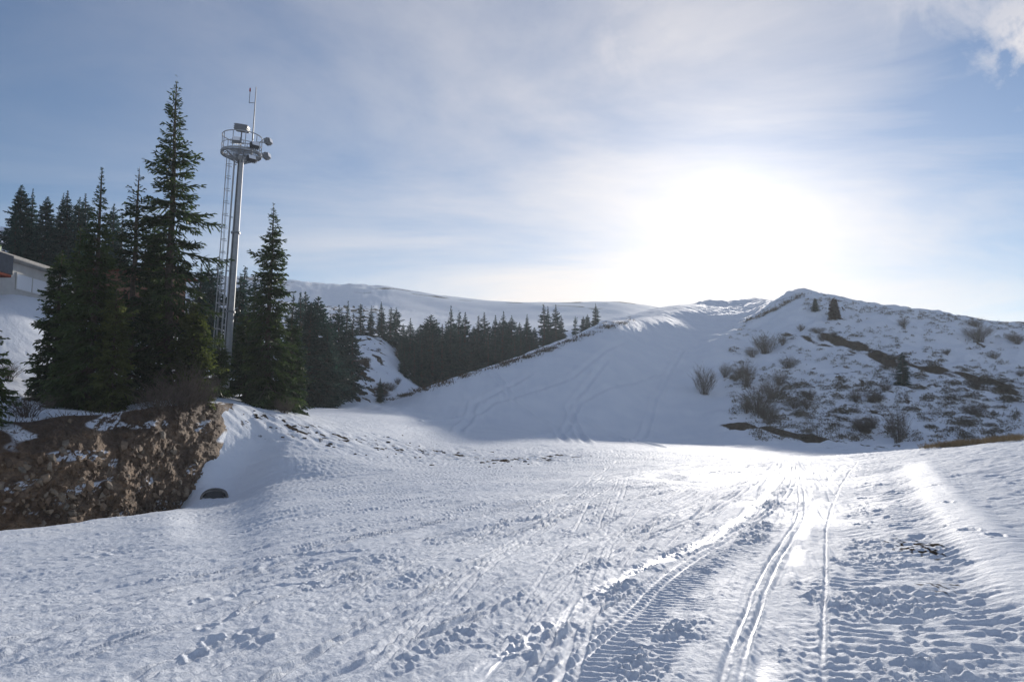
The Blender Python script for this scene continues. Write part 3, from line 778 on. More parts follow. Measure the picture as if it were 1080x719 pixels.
def spruce(h, rad, seed, base=.06, whorl=.3, perw=6, tw=.085, detail=1.0, droop=.35, ragged=.3, lean=(0, 0), bare_low=0.0, topw=1.0, power=.85):
    g = np.random.default_rng(seed)
    tz = np.linspace(0, 1, 9); wob = np.cumsum(g.normal(0, .006 * h, (9, 2)), 0) * .5
    px_ = np.interp(np.linspace(0, 1, 50), tz, wob[:, 0] + lean[0] * tz); py_ = np.interp(np.linspace(0, 1, 50), tz, wob[:, 1] + lean[1] * tz)
    def axis(z): return np.array([np.interp(z / h, np.linspace(0, 1, 50), px_), np.interp(z / h, np.linspace(0, 1, 50), py_), z])
    tr = MB(); r0 = .0135 * h + .03
    tr.tube([axis(-.4)] + [axis(h * q) for q in np.linspace(0.02, .985, 14)], [r0 * 1.25] + [r0 * (1 - q) ** .8 + .008 for q in np.linspace(0.02, .985, 14)], 8)
    V, Q4, Q3 = [], [], []; n0 = 0
    wood = MB()
    z = base * h; up = np.array([0, 0, 1.])
    allP, allQ, allW, allN = [], [], [], []
    while z < h * .985:
        f = z / h
        Rz = rad * min(1, ((1 - f) / (1 - base)) ** power) * (1 if f < .88 else ((1 - f) / .12) ** (.3 * max(0, 1 - power) / .4 + .05)) * (1 if f > base + .12 else .7 + .3 * (f - base) / .12) * (1 - (1 - topw) * sstep(.5, .9, f))
        Rz *= 1 + ragged * g.normal(0, .5)
        n = max(3, int(round(perw * (1 if f < .9 else .7)))); a0 = g.random() * 6.28
        for k in range(n):
            a = a0 + 6.283 * k / n + g.normal(0, .25)
            Lb = max(.05, Rz * (1 + ragged * g.normal(0, .7)))
            if g.random() < ragged * .25: Lb *= .55
            el = np.interp(f, [0, .5, .85, 1], [-.45, -.22, .25, .9]) * (.8 + .4 * g.random()) + g.normal(0, .1)
            zz0 = z + g.normal(0, whorl * .3); o_ = axis(max(zz0, .1))
            dirh = np.array([math.cos(a), math.sin(a), 0]); m_ = 9
            s = np.linspace(0, 1, m_)
            path = o_ + dirh * (Lb * s * math.cos(el))[:, None] + up * (Lb * (math.sin(el) * s - droop * .5 * s * s * (1 - f) + droop * .55 * s ** 3 * (1 - .4 * f)))[:, None]
            path[:, :2] += (np.array([-dirh[1], dirh[0]]) * g.normal(0, .06) * Lb)[None] * (s ** 2)[:, None]
            if Lb > .35: wood.tube(path[::2], np.linspace(.012 + .012 * Lb, .006, len(path[::2])), 3, caps=False)
            dens = detail * (1 - .75 * bare_low * (f < .45) * g.random())
            nt = max(4, int(Lb * 17 * dens))
            st = (np.arange(nt) + g.random(nt)) / nt * .93 + .09
            st = np.clip(st, .1 if f > .5 else .22, 1)
            P = np.stack([np.interp(st, s, path[:, q]) for q in range(3)], 1)
            tang = path[-1] - path[0]; tang = tang / np.linalg.norm(tang)
            side = np.cross(tang, up); side /= np.linalg.norm(side) + 1e-9
            sg = np.where(np.arange(nt) % 2 == 0, 1., -1.)
            sc_ = min(1., .12 + Lb / .55); tl = (.30 * Lb * (1.05 - st) * (1 + .3 * g.normal(0, 1, nt)) + (.11 + .05 * g.random(nt)) * sc_)
            tl = np.clip(tl, .03, .75)
            dq = tang * .75 + side * sg[:, None] * (.8 + .2 * g.normal(0, 1, nt))[:, None] + up * (g.normal(-.15, .3, nt))[:, None]
            dq /= np.linalg.norm(dq, axis=1)[:, None]
            Qq = P + dq * tl[:, None] - up * (tl ** 2 * .25)[:, None]
            allP.append(P); allQ.append(Qq); allW.append(tw * sc_ * (.7 + .6 * g.random(nt))); allN.append(up + .5 * g.normal(0, 1, (nt, 3)))
            # second order sprays
            ns_ = 3 if detail > .6 else 2
            for q in range(ns_):
                u = .3 + .6 * (q + g.random(nt)) / ns_
                P2 = P + (Qq - P) * u[:, None]
                d2 = dq + side * (g.normal(0, .55, nt))[:, None] + up * (g.normal(-.25, .4, nt))[:, None] + tang * .3
                d2 /= np.linalg.norm(d2, axis=1)[:, None]
                l2 = tl * (.45 + .25 * g.random(nt)) + .03
                allP.append(P2); allQ.append(P2 + d2 * l2[:, None]); allW.append(tw * sc_ * (.55 + .5 * g.random(nt))); allN.append(up + .9 * g.normal(0, 1, (nt, 3)))
            # leading shoot
            allP.append(path[-3:-2]); allQ.append(path[-1:] + tang * .06); allW.append(np.array([tw * sc_])); allN.append(up[None])
        z += whorl * (1 - .45 * f) * (.75 + .5 * g.random())
    # leader
    tp = axis(h * .97)
    allP.append(tp[None]); allQ.append((tp + up * .03 * h)[None]); allW.append(np.array([tw * .8])); allN.append(np.array([[1., 0, 0]]))
    v, q4, q3 = ribbon(np.concatenate(allP), np.concatenate(allQ), np.concatenate(allW), np.concatenate(allN))
    wv = np.concatenate(wood.v) if wood.v else np.zeros((0, 3)); wq = np.array([f for f in wood.q if len(f) == 4], dtype=int).reshape(-1, 4)
    vv = np.vstack([v, wv]); faces = [np.vstack([q4, wq + len(v)]), q3]
    midx = np.concatenate([np.zeros(len(q4)), np.ones(len(wq)), np.zeros(len(q3))])
    return tr, (vv, faces, midx)

def spruce_meshes(name, nmat, **kw):
    tr, (vv, faces, midx) = spruce(**kw)
    me = mesh_np(name + '_crown', vv, faces, [nmat, M['twig_dark']], smooth=False, midx=midx)
    tm = bpy.data.meshes.new(name + '_trunk'); tm.from_pydata(np.concatenate(tr.v).tolist(), [], tr.q); tm.materials.append(M['bark'])
    tm.polygons.foreach_set('use_smooth', [True] * len(tm.polygons))
    return tm, me

def put_spruce(meshes, mh, px, d, ptop, label, group=None, rz=0, wscale=1.0, sink=0.1, name='spruce_tree', tilt=0):
    t = (px - W0 / 2) / F
    e = elev(ptop); xx = t * d * (CP + e * SP)          # so that the tip sits in its column
    zg = Hs(xx, d) - sink; h = e * d + CAMZ - zg
    root = empty(name, (xx, d, zg), rz, label=label, cat='tree', group=group)
    if tilt: root.rotation_euler[1] = tilt
    s = h / mh; root.scale = (s * wscale, s * wscale, s)
    link('trunk', meshes[0], root); link('crown', meshes[1], root)
    return root

def put_spruce_at(meshes, mh, px, pbase, ptop, label, **k):
    return put_spruce(meshes, mh, px, hit(px, pbase, 60)[1], ptop, label, **k)

# foreground trees, each grown on its own
near = [
 (107, 30.5, 175, dict(h=10.4, rad=1.6, seed=1, base=.02, whorl=.24, perw=7, detail=1.0, droop=.4, ragged=.28, power=.95, topw=.8), 'needle', 'dark pointed spruce at the left end above the rock face, branches down to the ground'),
 (146, 33.5, 176, dict(h=10.8, rad=1.4, seed=2, base=.05, whorl=.36, perw=5, detail=.8, ragged=.6, power=.65, topw=.75), 'needle', 'thin ragged spruce with a sparse top just left of the tallest spruce'),
 (189, 34.5, 84, dict(h=14.6, rad=2.0, seed=3, base=.04, whorl=.38, perw=6, detail=.85, ragged=.5, power=.72, topw=.8, droop=.45), 'needle', 'tallest spruce, open ragged crown standing left of the floodlight mast'),
 (206, 33.3, 318, dict(h=5.2, rad=1.35, seed=4, base=.02, whorl=.2, perw=7, detail=1.1, power=.6), 'needle_sunlit', 'short bushy spruce, its sunlight painted in as olive, at the right foot of the tallest spruce'),
 (124, 30.0, 300, dict(h=5.5, rad=.95, seed=5, base=.02, whorl=.2, perw=7, detail=1.1, power=.65), 'needle_sunlit', 'low spruce, its sunlight painted in as olive, directly right of the dark pointed spruce'),
 (64, 32, 262, dict(h=7, rad=1.25, seed=6, base=.02, whorl=.22, perw=7, detail=.95, power=.7), 'needle', 'dark bushy spruce nearest the white hut wall'),
 (84, 31, 240, dict(h=7.6, rad=1.1, seed=16, base=.02, whorl=.24, perw=7, detail=.95, power=.75), 'needle', 'dark spruce squeezed between the hut-side spruce and the dark pointed one'),
 (165, 36, 235, dict(h=8.5, rad=1.2, seed=7, base=.02, whorl=.24, perw=7, detail=.95, power=.6), 'needle', 'dark full spruce behind the trunk of the tallest spruce, on its left'),
 (291, 40.5, 214, dict(h=11, rad=1.65, seed=8, base=.04, whorl=.28, perw=7, detail=.95, ragged=.35, power=.75, topw=.85), 'needle', 'lone tall spruce standing right of the floodlight mast'),
 (262, 43.5, 322, dict(h=5.8, rad=1.35, seed=9, base=.02, whorl=.22, perw=7, detail=1., power=.7), 'needle', 'short dark spruce tucked between the mast foot and the lone tall spruce'),
 (309, 43, 330, dict(h=5.5, rad=1.1, seed=10, base=.02, whorl=.22, perw=7, detail=1., power=.7), 'needle', 'short dark spruce under the right side of the lone tall spruce'),
 (232, 39, 350, dict(h=3.6, rad=.85, seed=12, base=.02, whorl=.18, perw=7, detail=1.1, power=.7), 'needle', 'small green spruce in front of the foot of the floodlight mast'),
 (-8, 24.5, 338, dict(h=3.6, rad=.85, seed=11, base=.04, whorl=.2, perw=6, detail=1.0, ragged=.4), 'needle', 'small spruce cut off by the left edge of the picture'),
]
for i, (px, d, ptop, kw, mk, lab) in enumerate(near):
    ms = spruce_meshes('near_spruce', M[mk], **kw)
    put_spruce(ms, kw['h'], px, d, ptop, lab, 'spruces above the rock face')

far_protos = [spruce_meshes('far_spruce', M['needle_far'], h=9, rad=rd, seed=40 + i, base=.02, whorl=.3, perw=7, tw=.14, detail=.75, ragged=rg, power=pw, topw=tp)
              for i, (rd, rg, pw, tp) in enumerate([(1.5, .22, .95, 1.), (1.8, .28, .9, 1.), (1.3, .25, 1.0, 1.), (2.0, .25, .75, 1.), (1.5, .4, .95, 1.), (1.3, .65, .8, .9), (1.9, .55, .85, 1.), (1.15, .5, .7, .8)])]
ORD = ['first','second','third','fourth','fifth','sixth','seventh','eighth','ninth','tenth','eleventh','twelfth','thirteenth','fourteenth','fifteenth','sixteenth','seventeenth','eighteenth','nineteenth','twentieth','twenty-first','twenty-second','twenty-third','twenty-fourth']
def far_row(lst, fmt, group, ws=(1.15, 1.5)):
    for i, (px, ptop, d) in enumerate(lst):
        put_spruce(far_protos[(i * 3 + int(px)) % 8], 9, px, d, ptop, fmt.format(ORD[i]), group, random.random() * 6.28, random.uniform(*ws), .2, tilt=random.gauss(0, .022))
far_row([(18,222,60),(24,195,63),(36,200,64),(50,207,62),(62,203,65),(73,200,64),(84,207,63),(95,204,66),(121,214,66),(132,226,63)],
        '{} spruce from the left in the dark grove behind the white hut', 'grove of spruces behind the hut', (1.0, 1.3))
far_row([(212,278,58),(222,273,60),(231,276,64),(252,290,62),(259,281,66),(270,292,64)],
        '{} spruce from the left in the row seen behind the floodlight mast', 'spruces behind the mast')
far_row([(311,312,66),(319,308,72),(323,307,76),(328,318,68),(335,312,70),(345,345,69)],
        '{} spruce from the left in the clump right of the lone tall spruce', 'clump beside the lone spruce')
far_row([(353,330,78),(358,321,80),(364,317,83),(374,331,82)],
        '{} spruce from the left in the tight dark clump left of the snowy gully', 'clump left of the gully', (1.0, 1.2))
far_row([(381,320,112),(391,322,113),(404,318,114),(412,324,112),(418,324,115)],
        '{} spruce from the left in the row along the top of the snowy gully', 'row on top of the gully')
far_row([(424,352,106),(433,335,108),(441,345,110),(450,331,109),(461,337,112),(475,322,112),(485,328,116),(491,329,114),(503,333,116),(513,329,118),(522,332,117),(531,328,119),(541,332,120),(555,331,122)],
        '{} spruce from the left in the dense tree line behind the ski slope edge', 'tree line behind the slope edge', (1.1, 1.5))
far_row([(563,345,126),(572,320,127),(580,323,129),(587,321,128),(592,332,130),(606,333,136),(615,333,138),(620,331,139),(628,320,140)],
        '{} spruce from the left in the thinning upper end of the tree line', 'upper end of the tree line', (1.0, 1.3))
for i in range(15):
    px = 428 + i * 9.5 + random.uniform(-3, 3)
    put_spruce(far_protos[(i * 5) % 8], 9, px, 99 + (px - 428) * .16, 352 - (px - 428) * .05 + random.uniform(-9, 9), 'lower spruce standing in front of the dense tree line, merging with its neighbours', 'lower spruces before the tree line', random.random() * 6, 1.25, .3)
for i in range(22):
    px = 424 + i * 6.6 + random.uniform(-3, 3)
    put_spruce(far_protos[(i * 3) % 8], 9, px, 116 + (px - 428) * .12, 347 - (px - 428) * .03 + random.uniform(-7, 6), 'dark spruce in the back of the dense tree line, half hidden by those in front', 'hidden back of the tree line', random.random() * 6, 1.4, .3)
put_spruce_at(far_protos[2], 9, 401, 424, 398, 'small solitary spruce at the bottom of the snowy gully', rz=1, wscale=1.4)
put_spruce(far_protos[0], 9, 340, 74, 378, 'small spruce on the snow left of the tight dark clump', None, 2, 1.0)
ms = spruce_meshes('rust_spruce', M['needle_rust'], h=3.4, rad=1.1, seed=71, base=.02, whorl=.16, perw=8, tw=.1, detail=1.2, power=.6, ragged=.15)
put_spruce_at(ms, 3.4, 879, 336, 314, 'rust-brown conical spruce alone near the crest of the right hill', wscale=1.0)
put_spruce_at(far_protos[3], 9, 859.5, 328, 314, 'tiny dark spruce left of the rust-brown one on the crest', rz=1, wscale=1.5)
put_spruce_at(far_protos[1], 9, 951, 406, 371, 'dark snow-dusted spruce among the scrub on the right hillside', rz=2, wscale=1.4)

# ------------------------------------------------------------------ bare shrubs, junipers, grass
def shrub_mb(h, w, n, seed, thick=.012, sub=3, spread=.5):
    g = np.random.default_rng(seed); mb = MB()
    for i in range(n):
        a = g.random() * 6.28; rad = w * .5 * math.sqrt(g.random()); hh = h * (.55 + .45 * g.random()) * (1 - .35 * (rad / (w * .5)) ** 2)
        b0 = np.array([math.cos(a) * rad * .3, math.sin(a) * rad * .3, -.1]); tip = np.array([math.cos(a) * rad, math.sin(a) * rad, hh])
        s = np.linspace(0, 1, 5)[:, None]
        path = b0 + (tip - b0) * s + np.array([math.cos(a), math.sin(a), 0]) * (np.sin(s * 3.14) * -.08 * h) + g.normal(0, .03 * h, (5, 3)) * s
        mb.tube(path, np.linspace(thick, thick * .4, 5), 3, False)
        for k in range(sub):
            u = .35 + .6 * g.random(); p = b0 + (tip - b0) * u
            d = np.array([math.cos(a + g.normal(0, 1)), math.sin(a + g.normal(0, 1)), .6 + g.random()]); d /= np.linalg.norm(d)
            l = h * (.15 + .22 * g.random())
            mb.tube([p, p + d * l * .5 + g.normal(0, .02, 3), p + d * l], [thick * .6, thick * .45, thick * .25], 3, False)
    return mb

def mb_mesh(mb, name, m):
    me = bpy.data.meshes.new(name); me.from_pydata(np.concatenate(mb.v).tolist(), [], mb.q); me.materials.append(m); return me

def at(px, py, dmin=2.):
    p = hit(px, py, dmin); return (p[0], p[1], p[2] - .03)

bare = [mb_mesh(shrub_mb(1.0, 1.0, 48, 200 + i, .0075, 5), 'bare_shrub', M['twig']) for i in range(3)]
bare_far = [mb_mesh(shrub_mb(1.0, 1.0, 85, 210 + i, .0055, 5), 'bare_shrub', M['twig_dark']) for i in range(3)]
def put(me, name, loc, sc, label, cat, group=None, rz=None):
    ob = link(name, me, None, label, cat, group); ob.location = loc; ob.rotation_euler = (0, 0, random.random() * 6.28 if rz is None else rz)
    ob.scale = sc if isinstance(sc, tuple) else (sc, sc, sc); return ob

put(bare_far[0], 'bare_bush', at(743, 416, 70), (3.2, 3.0, 4.0), 'tall bare bush at the left tip of the hill spur', 'bush')
put(bare_far[1], 'bare_bush', at(808, 373, 70), (4.2, 4.2, 3.6), 'wide bare bush high on the snowy spur, above the other scrub', 'bush')
put(bare_far[2], 'bare_bush', at(765, 398, 70), (1.8, 1.8, 2.2), 'small brown bush just right of the bush on the spur tip', 'bush')
put(bare_far[2], 'bare_bush', at(788, 408, 70), (2.6, 2.6, 3.8), 'upright bare bush midway down the spur below the wide bush', 'bush')
put(bare_far[0], 'bare_bush', at(800, 436, 70), (4.2, 4.2, 3.4), 'dense bare bush just above the brown earth slip', 'bush')
put(bare_far[1], 'bare_bush', at(815, 420, 70), (3.4, 3.4, 2.8), 'dense bare bush upper right of the brown earth slip', 'bush')
put(bare_far[1], 'bare_bush', at(1032, 359, 70), (4.4, 4.4, 2.8), 'lone bare bush on the open snow near the right edge', 'bush')
put(bare_far[2], 'bare_bush', at(948, 466, 55), (2.2, 2.2, 3.4), 'dark upright bush at the foot of the hill above the snow lip', 'bush')
for k, (px, py, s, lab) in enumerate([(190, 436, (2.6, 1.6, 2.2), 'brown bare bush on the rock face top below the tallest spruce'), (212, 434, (2.2, 1.6, 1.9), 'brown bare bush at the right end of the rock face top'),
                          (165, 438, (2.0, 1.5, 1.5), 'low brown bush on the rock face top, leftmost of the brown ones'), (28, 440, (2.2, 1.6, 1.0), 'twiggy bare shrub on the snow ledge by the left trees'),
                          (222, 425, (1.5, 1.2, 1.6), 'thin bare bush between the rock end and the mast'), (300, 436, (1.3, 1.0, 1.0), 'rusty low bush at the foot of the lone tall spruce'),
                          (8, 400, (1.6, 1.2, 1.0), 'sparse grey shrub at the left edge of the snow ledge')]):
    put(bare[k % 3], 'bare_bush', at(px, py, 22), s, lab, 'bush')

for k in range(34):
    for _ in range(40):
        px, py = random.uniform(775, 1078), random.uniform(345, 460)
        p = hit(px, py, 60)
        if float(noise(np.array([p[0] / 9 + 3]), np.array([p[1] / 9]))[0]) > -.05 and py > 340 + max(0, 845 - px) * .5: break
    w_ = random.uniform(1.2, 3.0)
    put(bare_far[k % 3], 'bare_bush', (p[0], p[1], p[2] - .03), (w_, w_ * .9, random.uniform(.8, 1.9)), 'low twiggy brown bush in the scrub of the right hillside, one of many alike', 'bush', 'twiggy bushes in the hillside scrub')
for k in range(34):
    for _ in range(30):
        px, py = random.uniform(318, 424), random.uniform(368, 428)
        p = hit(px, py, 55)
        if 68 < p[1] < 108: break
    w_ = random.uniform(.7, 1.8)
    put(bare_far[k % 3], 'bare_bush', (p[0], p[1], p[2] - .03), (w_, w_, random.uniform(.5, 1.2)), 'small dark bush poking through the snow of the gully', 'bush', 'bushes in the snowy gully')

def clump(h, w, n, seed, leaf=.22):
    g = np.random.default_rng(seed)
    a = g.random(n) * 6.283; q = np.sqrt(g.random(n)); hh = h * (1 - q ** 2) * g.random(n) ** .6
    lob = 1 + .35 * np.sin(a * 3 + seed)
    P = np.stack([np.cos(a) * q * w / 2 * lob, np.sin(a) * q * w / 2 * lob, hh - .05], 1)
    d = np.stack([np.cos(a) * q, np.sin(a) * q, .5 + g.random(n)], 1) + g.normal(0, .45, (n, 3)); d /= np.linalg.norm(d, axis=1)[:, None]
    return P, P + d * (leaf * (.6 + .8 * g.random(n)))[:, None], leaf * .35 * (.6 + .8 * g.random(n)), g.normal(0, 1, (n, 3))
def clump_mesh(name, *a, m='juniper', **k):
    v, q4, q3 = ribbon(*clump(*a, **k)); return mesh_np(name, v, [q4, q3], M[m], smooth=False)
jun = [clump_mesh('low_juniper', .6, 1.7, 520, 300 + i, leaf=.13) for i in range(4)]

# scrub on the right hillside: the largest as separate shrubs, the rest as one cover
zones = [((880, 400), (1078, 455), 52, 'low dark juniper clump on the lower right hillside, like its neighbours', 'junipers on the lower hillside'),
         ((815, 395), (900, 455), 22, 'low dark juniper clump beside the bare bushes above the earth slip', 'junipers above the earth slip'),
         ((900, 362), (1078, 412), 32, 'low dark juniper clump along the brown strip across the hillside', 'junipers along the brown strip')]
for (x0, y0), (x1, y1), n, lab, grp in zones:
    for k in range(n):
        for _ in range(30):
            px, py = random.uniform(x0, x1), random.uniform(y0, y1)
            if 'strip' in grp: py = 357 + (px - 868) * .285 + random.gauss(0, 9)
            p = hit(px, py, 58)
            if float(noise(np.array([p[0] / 6]), np.array([p[1] / 6]))[0]) > -.3: break
        s = random.uniform(.5, 1.15)
        put(jun[k % 4], 'juniper_shrub', (p[0], p[1], p[2] - .03), (s * random.uniform(.9, 1.5), s, s * random.uniform(.8, 1.3)), lab, 'shrub', grp)

def scatter(cands, build, name, m, label=None, cat=None):
    Ps, Qs, Ws, Ns = [], [], [], []
    for (px, py, dmin) in cands:
        p = hit(px, py, dmin)
        P, Q2, Wd, Nn = build(); Ps.append(P + p); Qs.append(Q2 + p); Ws.append(Wd); Ns.append(Nn)
    v, q4, q3 = ribbon(np.concatenate(Ps), np.concatenate(Qs), np.concatenate(Ws), np.concatenate(Ns))
    link(name, mesh_np(name, v, [q4, q3], M[m], smooth=False), None, label, cat, None, 'stuff')
cs = []
for k in range(3600):
    px = random.uniform(770, 1080); py = random.uniform(318, 466)
    edge = 340 if px < 845 else 312 + (px - 845) * .13
    if py < edge + 2: continue
    q = float(noise(np.array([px / 38.]), np.array([py / 16.]))[0])
    low = (py - 318) / 148
    if px < 790 and py > 440: continue
    if random.random() < .15 + .65 * low and q > -.15 - .3 * low: cs.append((px, py, 58))
for k in range(160): cs.append((random.uniform(848, 1080), 0, 58))
cs = [(px, py if py else 313 + (px - 848) * .125 + random.uniform(0, 9), d) for px, py, d in cs]
cid = [0]
def _small():
    cid[0] += 1; return clump(random.uniform(.2, .55), random.uniform(.5, 1.2), random.randint(25, 70), cid[0], .14)
scatter(cs, _small, 'hillside_scrub', 'juniper', 'fine dark scrub scattered through the snow of the right hill', 'scrub')
def _grass():
    cid[0] += 1; g = np.random.default_rng(cid[0]); n = 26
    P = np.zeros((n, 3)); P[:, :2] = g.normal(0, .14, (n, 2)); d = np.stack([g.normal(0, .5, n), g.normal(0, .5, n), np.ones(n)], 1)
    return P - np.array([0, 0, .03]), P + d * (g.uniform(.08, .26, n))[:, None], np.full(n, .016), g.normal(0, 1, (n, 3))
cs = [(random.uniform(975, 1082), 0, 24) for k in range(150)]
cs = [(px, 473.0 - (px - 955) * .095 + random.uniform(0.3, 2.8), d) for px, py, d in cs]
scatter(cs, _grass, 'dry_grass', 'grass', 'dry yellow grass poking out of thin snow at right', 'grass')
def _fringe():
    cid[0] += 1; g = np.random.default_rng(cid[0]); n = 30
    P = np.zeros((n, 3)); P[:, :2] = g.normal(0, .5, (n, 2)); d = np.stack([g.normal(0, .6, n), g.normal(0, .6, n), np.ones(n)], 1)
    return P - np.array([0, 0, .05]), P + d * (g.uniform(.15, .5, n))[:, None], np.full(n, .06), g.normal(0, 1, (n, 3))
ed = [(400,424),(454,407),(519,386),(568,371),(597,360),(633,345),(664,335)]
cs = []
for k in range(95):
    i = random.randrange(6); u = random.random(); cs.append((ed[i][0] + (ed[i+1][0]-ed[i][0]) * u, ed[i][1] + (ed[i+1][1]-ed[i][1]) * u + random.uniform(1, 4), 60))
for k in range(45):
    u = random.random(); cs.append((787 + 62 * u, 340 - 31 * u + random.uniform(0, 3), 60))
scatter(cs, _fringe, 'slope_edge_grass', 'clod', 'brown grass fringe along the bare edges of the ski slope', 'grass')

# grass and roots hanging over the rock face
P_, Q_, W_, N_ = [], [], [], []
g = np.random.default_rng(99)
for k in range(3600):
    i = g.integers(20, len(tt) - 90); j = g.integers(int(ns * .74), ns - 2) if g.random() < .75 else g.integers(6, int(ns * .3))
    p = vr[i, j]; n = 1
    d = np.array([-math.sin(tt[i]) * .5 + g.normal(0, .4), -math.cos(tt[i]) * .6 + g.normal(0, .3), g.normal(-.1, .7)])
    P_.append(p); Q_.append(p + d * g.uniform(.12, .4)); W_.append(.022); N_.append(g.normal(0, 1, 3))
v, q4, q3 = ribbon(np.array(P_), np.array(Q_), np.array(W_), np.array(N_))
link('bank_grass', mesh_np('bank_grass', v, [q4, q3], M['twig'], smooth=False), None, 'dead grass and roots hanging over the rock face', 'grass', None, 'stuff')

# clods of earth on the snow shoulder
def rock_blob(mb, c, s, seed):
    g = np.random.default_rng(seed); n, m_ = 7, 5; vs = []
    for i in range(m_):
        ph = math.pi * i / (m_ - 1)
        for k in range(n):
            a = 6.283 * k / n; q = 1 + g.normal(0, .18)
            vs.append((c[0] + s * q * math.sin(ph) * math.cos(a) * 1.3, c[1] + s * q * math.sin(ph) * math.sin(a), c[2] + s * .6 * q * math.cos(ph)))
    mb.add(vs, [(i*n+k, i*n+(k+1)%n, (i+1)*n+(k+1)%n, (i+1)*n+k) for i in range(m_-1) for k in range(n)])
mb = MB()
shp = [(250,430),(300,450),(350,465),(400,472),(450,476),(520,486),(560,490)]
for k in range(85):
    i = random.randrange(len(shp)-1); u = random.random()
    p = hit(shp[i][0] + (shp[i+1][0]-shp[i][0])*u, shp[i][1] + (shp[i+1][1]-shp[i][1])*u + random.gauss(0, 6), 20)
    rock_blob(mb, p, random.choice([.03,.04,.05,.06,.10]), k)
mb.build('earth_clods', M['clod'], label='brown earth clods strewn over the snow shoulder beside the rock face', cat='clods', kind='stuff')

# bare sapling right of the lone spruce
base_p = at(304, 428, 30); mbt = MB(); mbb = MB(); g = np.random.default_rng(5)
hT = (elev(333) * base_p[1] + CAMZ) - base_p[2]
axis_ = [(.9 * q * q + .25 * q, 0.1 * math.sin(q * 5), hT * q) for q in np.linspace(0, 1, 10)]
mbt.tube([(0, 0, -.2)] + axis_, [.06] + list(np.linspace(.055, .01, 10)), 6)
for k in range(60):
    q = .25 + .75 * g.random(); p = np.array([.9*q*q+.25*q, 0.1*math.sin(q*5), hT*q]); a = g.random()*6.28
    d = np.array([math.cos(a)*.6, math.sin(a)*.6, .75]); L_ = (.3 + .9 * (1 - q)) * (.6 + .6 * g.random())
    mbb.tube([p, p + d*L_*.5, p + d*L_ + np.array([0,0,.08])], [.014, .009, .004], 3, False)
rt_ = empty('bare_sapling', base_p, label='thin leafless sapling leaning right beside the lone tall spruce', cat='tree')
mbt.build('trunk', M['twig'], rt_, True); mbb.build('branches', M['twig'], rt_)

# ------------------------------------------------------------------ floodlight mast
mb0 = pt(237, 402, 42.0); zg = Hs(mb0[0], mb0[1])
zp = elev(164) * 42.0 + CAMZ - zg             # platform floor above the foot
mast = empty('floodlight_mast', (mb0[0], mb0[1], zg), 0, label='tall grey steel floodlight mast with caged ladder and round railed platform', cat='light mast')
mast.rotation_euler = (0, R(1.9), 0)
b = MB(); b.tube([(0,0,-.5), (0,0,zp*.5), (0,0,zp - .02)], [.25, .21, .16], 14); pole_ = b.build('pole', M['steel'], mast)
b = MB()
for q_ in (.34, .67): b.tube([(0,0,zp*q_-.05),(0,0,zp*q_+.05)], .25+(.16-.25)*q_+.07, 14)
b.build('flange', M['steel_dark'], pole_)
b = MB(); b.tube([(-.05,-.27,.3),(-.05,-.235,zp*.5),(-.05,-.19,zp-.3)], .025, 5); b.build('cable', M['lamp_black'], pole_)
b = MB(); b.box((0,0,.06), (.9,.9,.08), bev=.02)
for sx in (-1,1):
    for sy in (-1,1): b.tube([(sx*.36,sy*.36,.1),(sx*.36,sy*.36,.18)], .03, 6)
b.build('base_plate', M['steel_dark'], mast)
PR = 1.08
b = MB()
for rg_ in np.linspace(.2, PR - .08, 8): b.ring((0,0,zp+.02), rg_, .016, 24)
for k in range(20): a = 6.283*k/20; b.tube([(.15*math.cos(a), .15*math.sin(a), zp), (PR*math.cos(a), PR*math.sin(a), zp)], .014, 4)
b.ring((0,0,zp+.02), PR, .05)
for k in range(6):
    a = 6.283*k/6; b.tube([(.18*math.cos(a), .18*math.sin(a), zp-.45), (PR*.92*math.cos(a), PR*.92*math.sin(a), zp-.03)], .035, 5)
plat = b.build('platform', M['steel_dark'], mast)
b = MB()
for hz_, rr_ in ((.55,.022),(1.1,.03)): b.ring((0,0,zp+hz_), PR, rr_)
b.ring((0,0,zp+.14), PR, .05)
for k in range(10):
    a = 6.283*k/10+.2; b.tube([(PR*math.cos(a), PR*math.sin(a), zp), (PR*math.cos(a), PR*math.sin(a), zp+1.1)], .025, 5)
b.build('guard_rail', M['steel'], plat)
# ladder on the left, with its cage
LA = math.radians(195); lx, ly = math.cos(LA), math.sin(LA); off = .36
def lp(u, w, z): return (lx*u - ly*w, ly*u + lx*w, z)
b = MB()
for w in (-.2,.2): b.tube([lp(off,w,.2), lp(off,w,zp*.5), lp(off-.02,w,zp)], .028, 5)
for k in range(int(zp/.3)): b.tube([lp(off,-.2,.3+.3*k), lp(off,.2,.3+.3*k)], .015, 4)
for k in range(5): z_ = .8+zp*.9*k/4; b.tube([lp(.2,0,z_), lp(off,0,z_)], .03, 4)
lad = b.build('ladder', M['steel'], mast)
b = MB()
for k in range(int((zp-2.2)/.72)+1):
    z_ = 2.2 + .72*k; a = np.linspace(-1.9, 1.9, 14)
    b.tube([lp(off+.17+.25*math.cos(t), .25*math.sin(t), z_) for t in a], .018, 4)
for t in (-1.25,-.45,.45,1.25): b.tube([lp(off+.17+.25*math.cos(t), .25*math.sin(t), 2.2), lp(off+.17+.25*math.cos(t), .25*math.sin(t), zp-.1)], .014, 4)
b.build('safety_cage', M['steel'], lad)
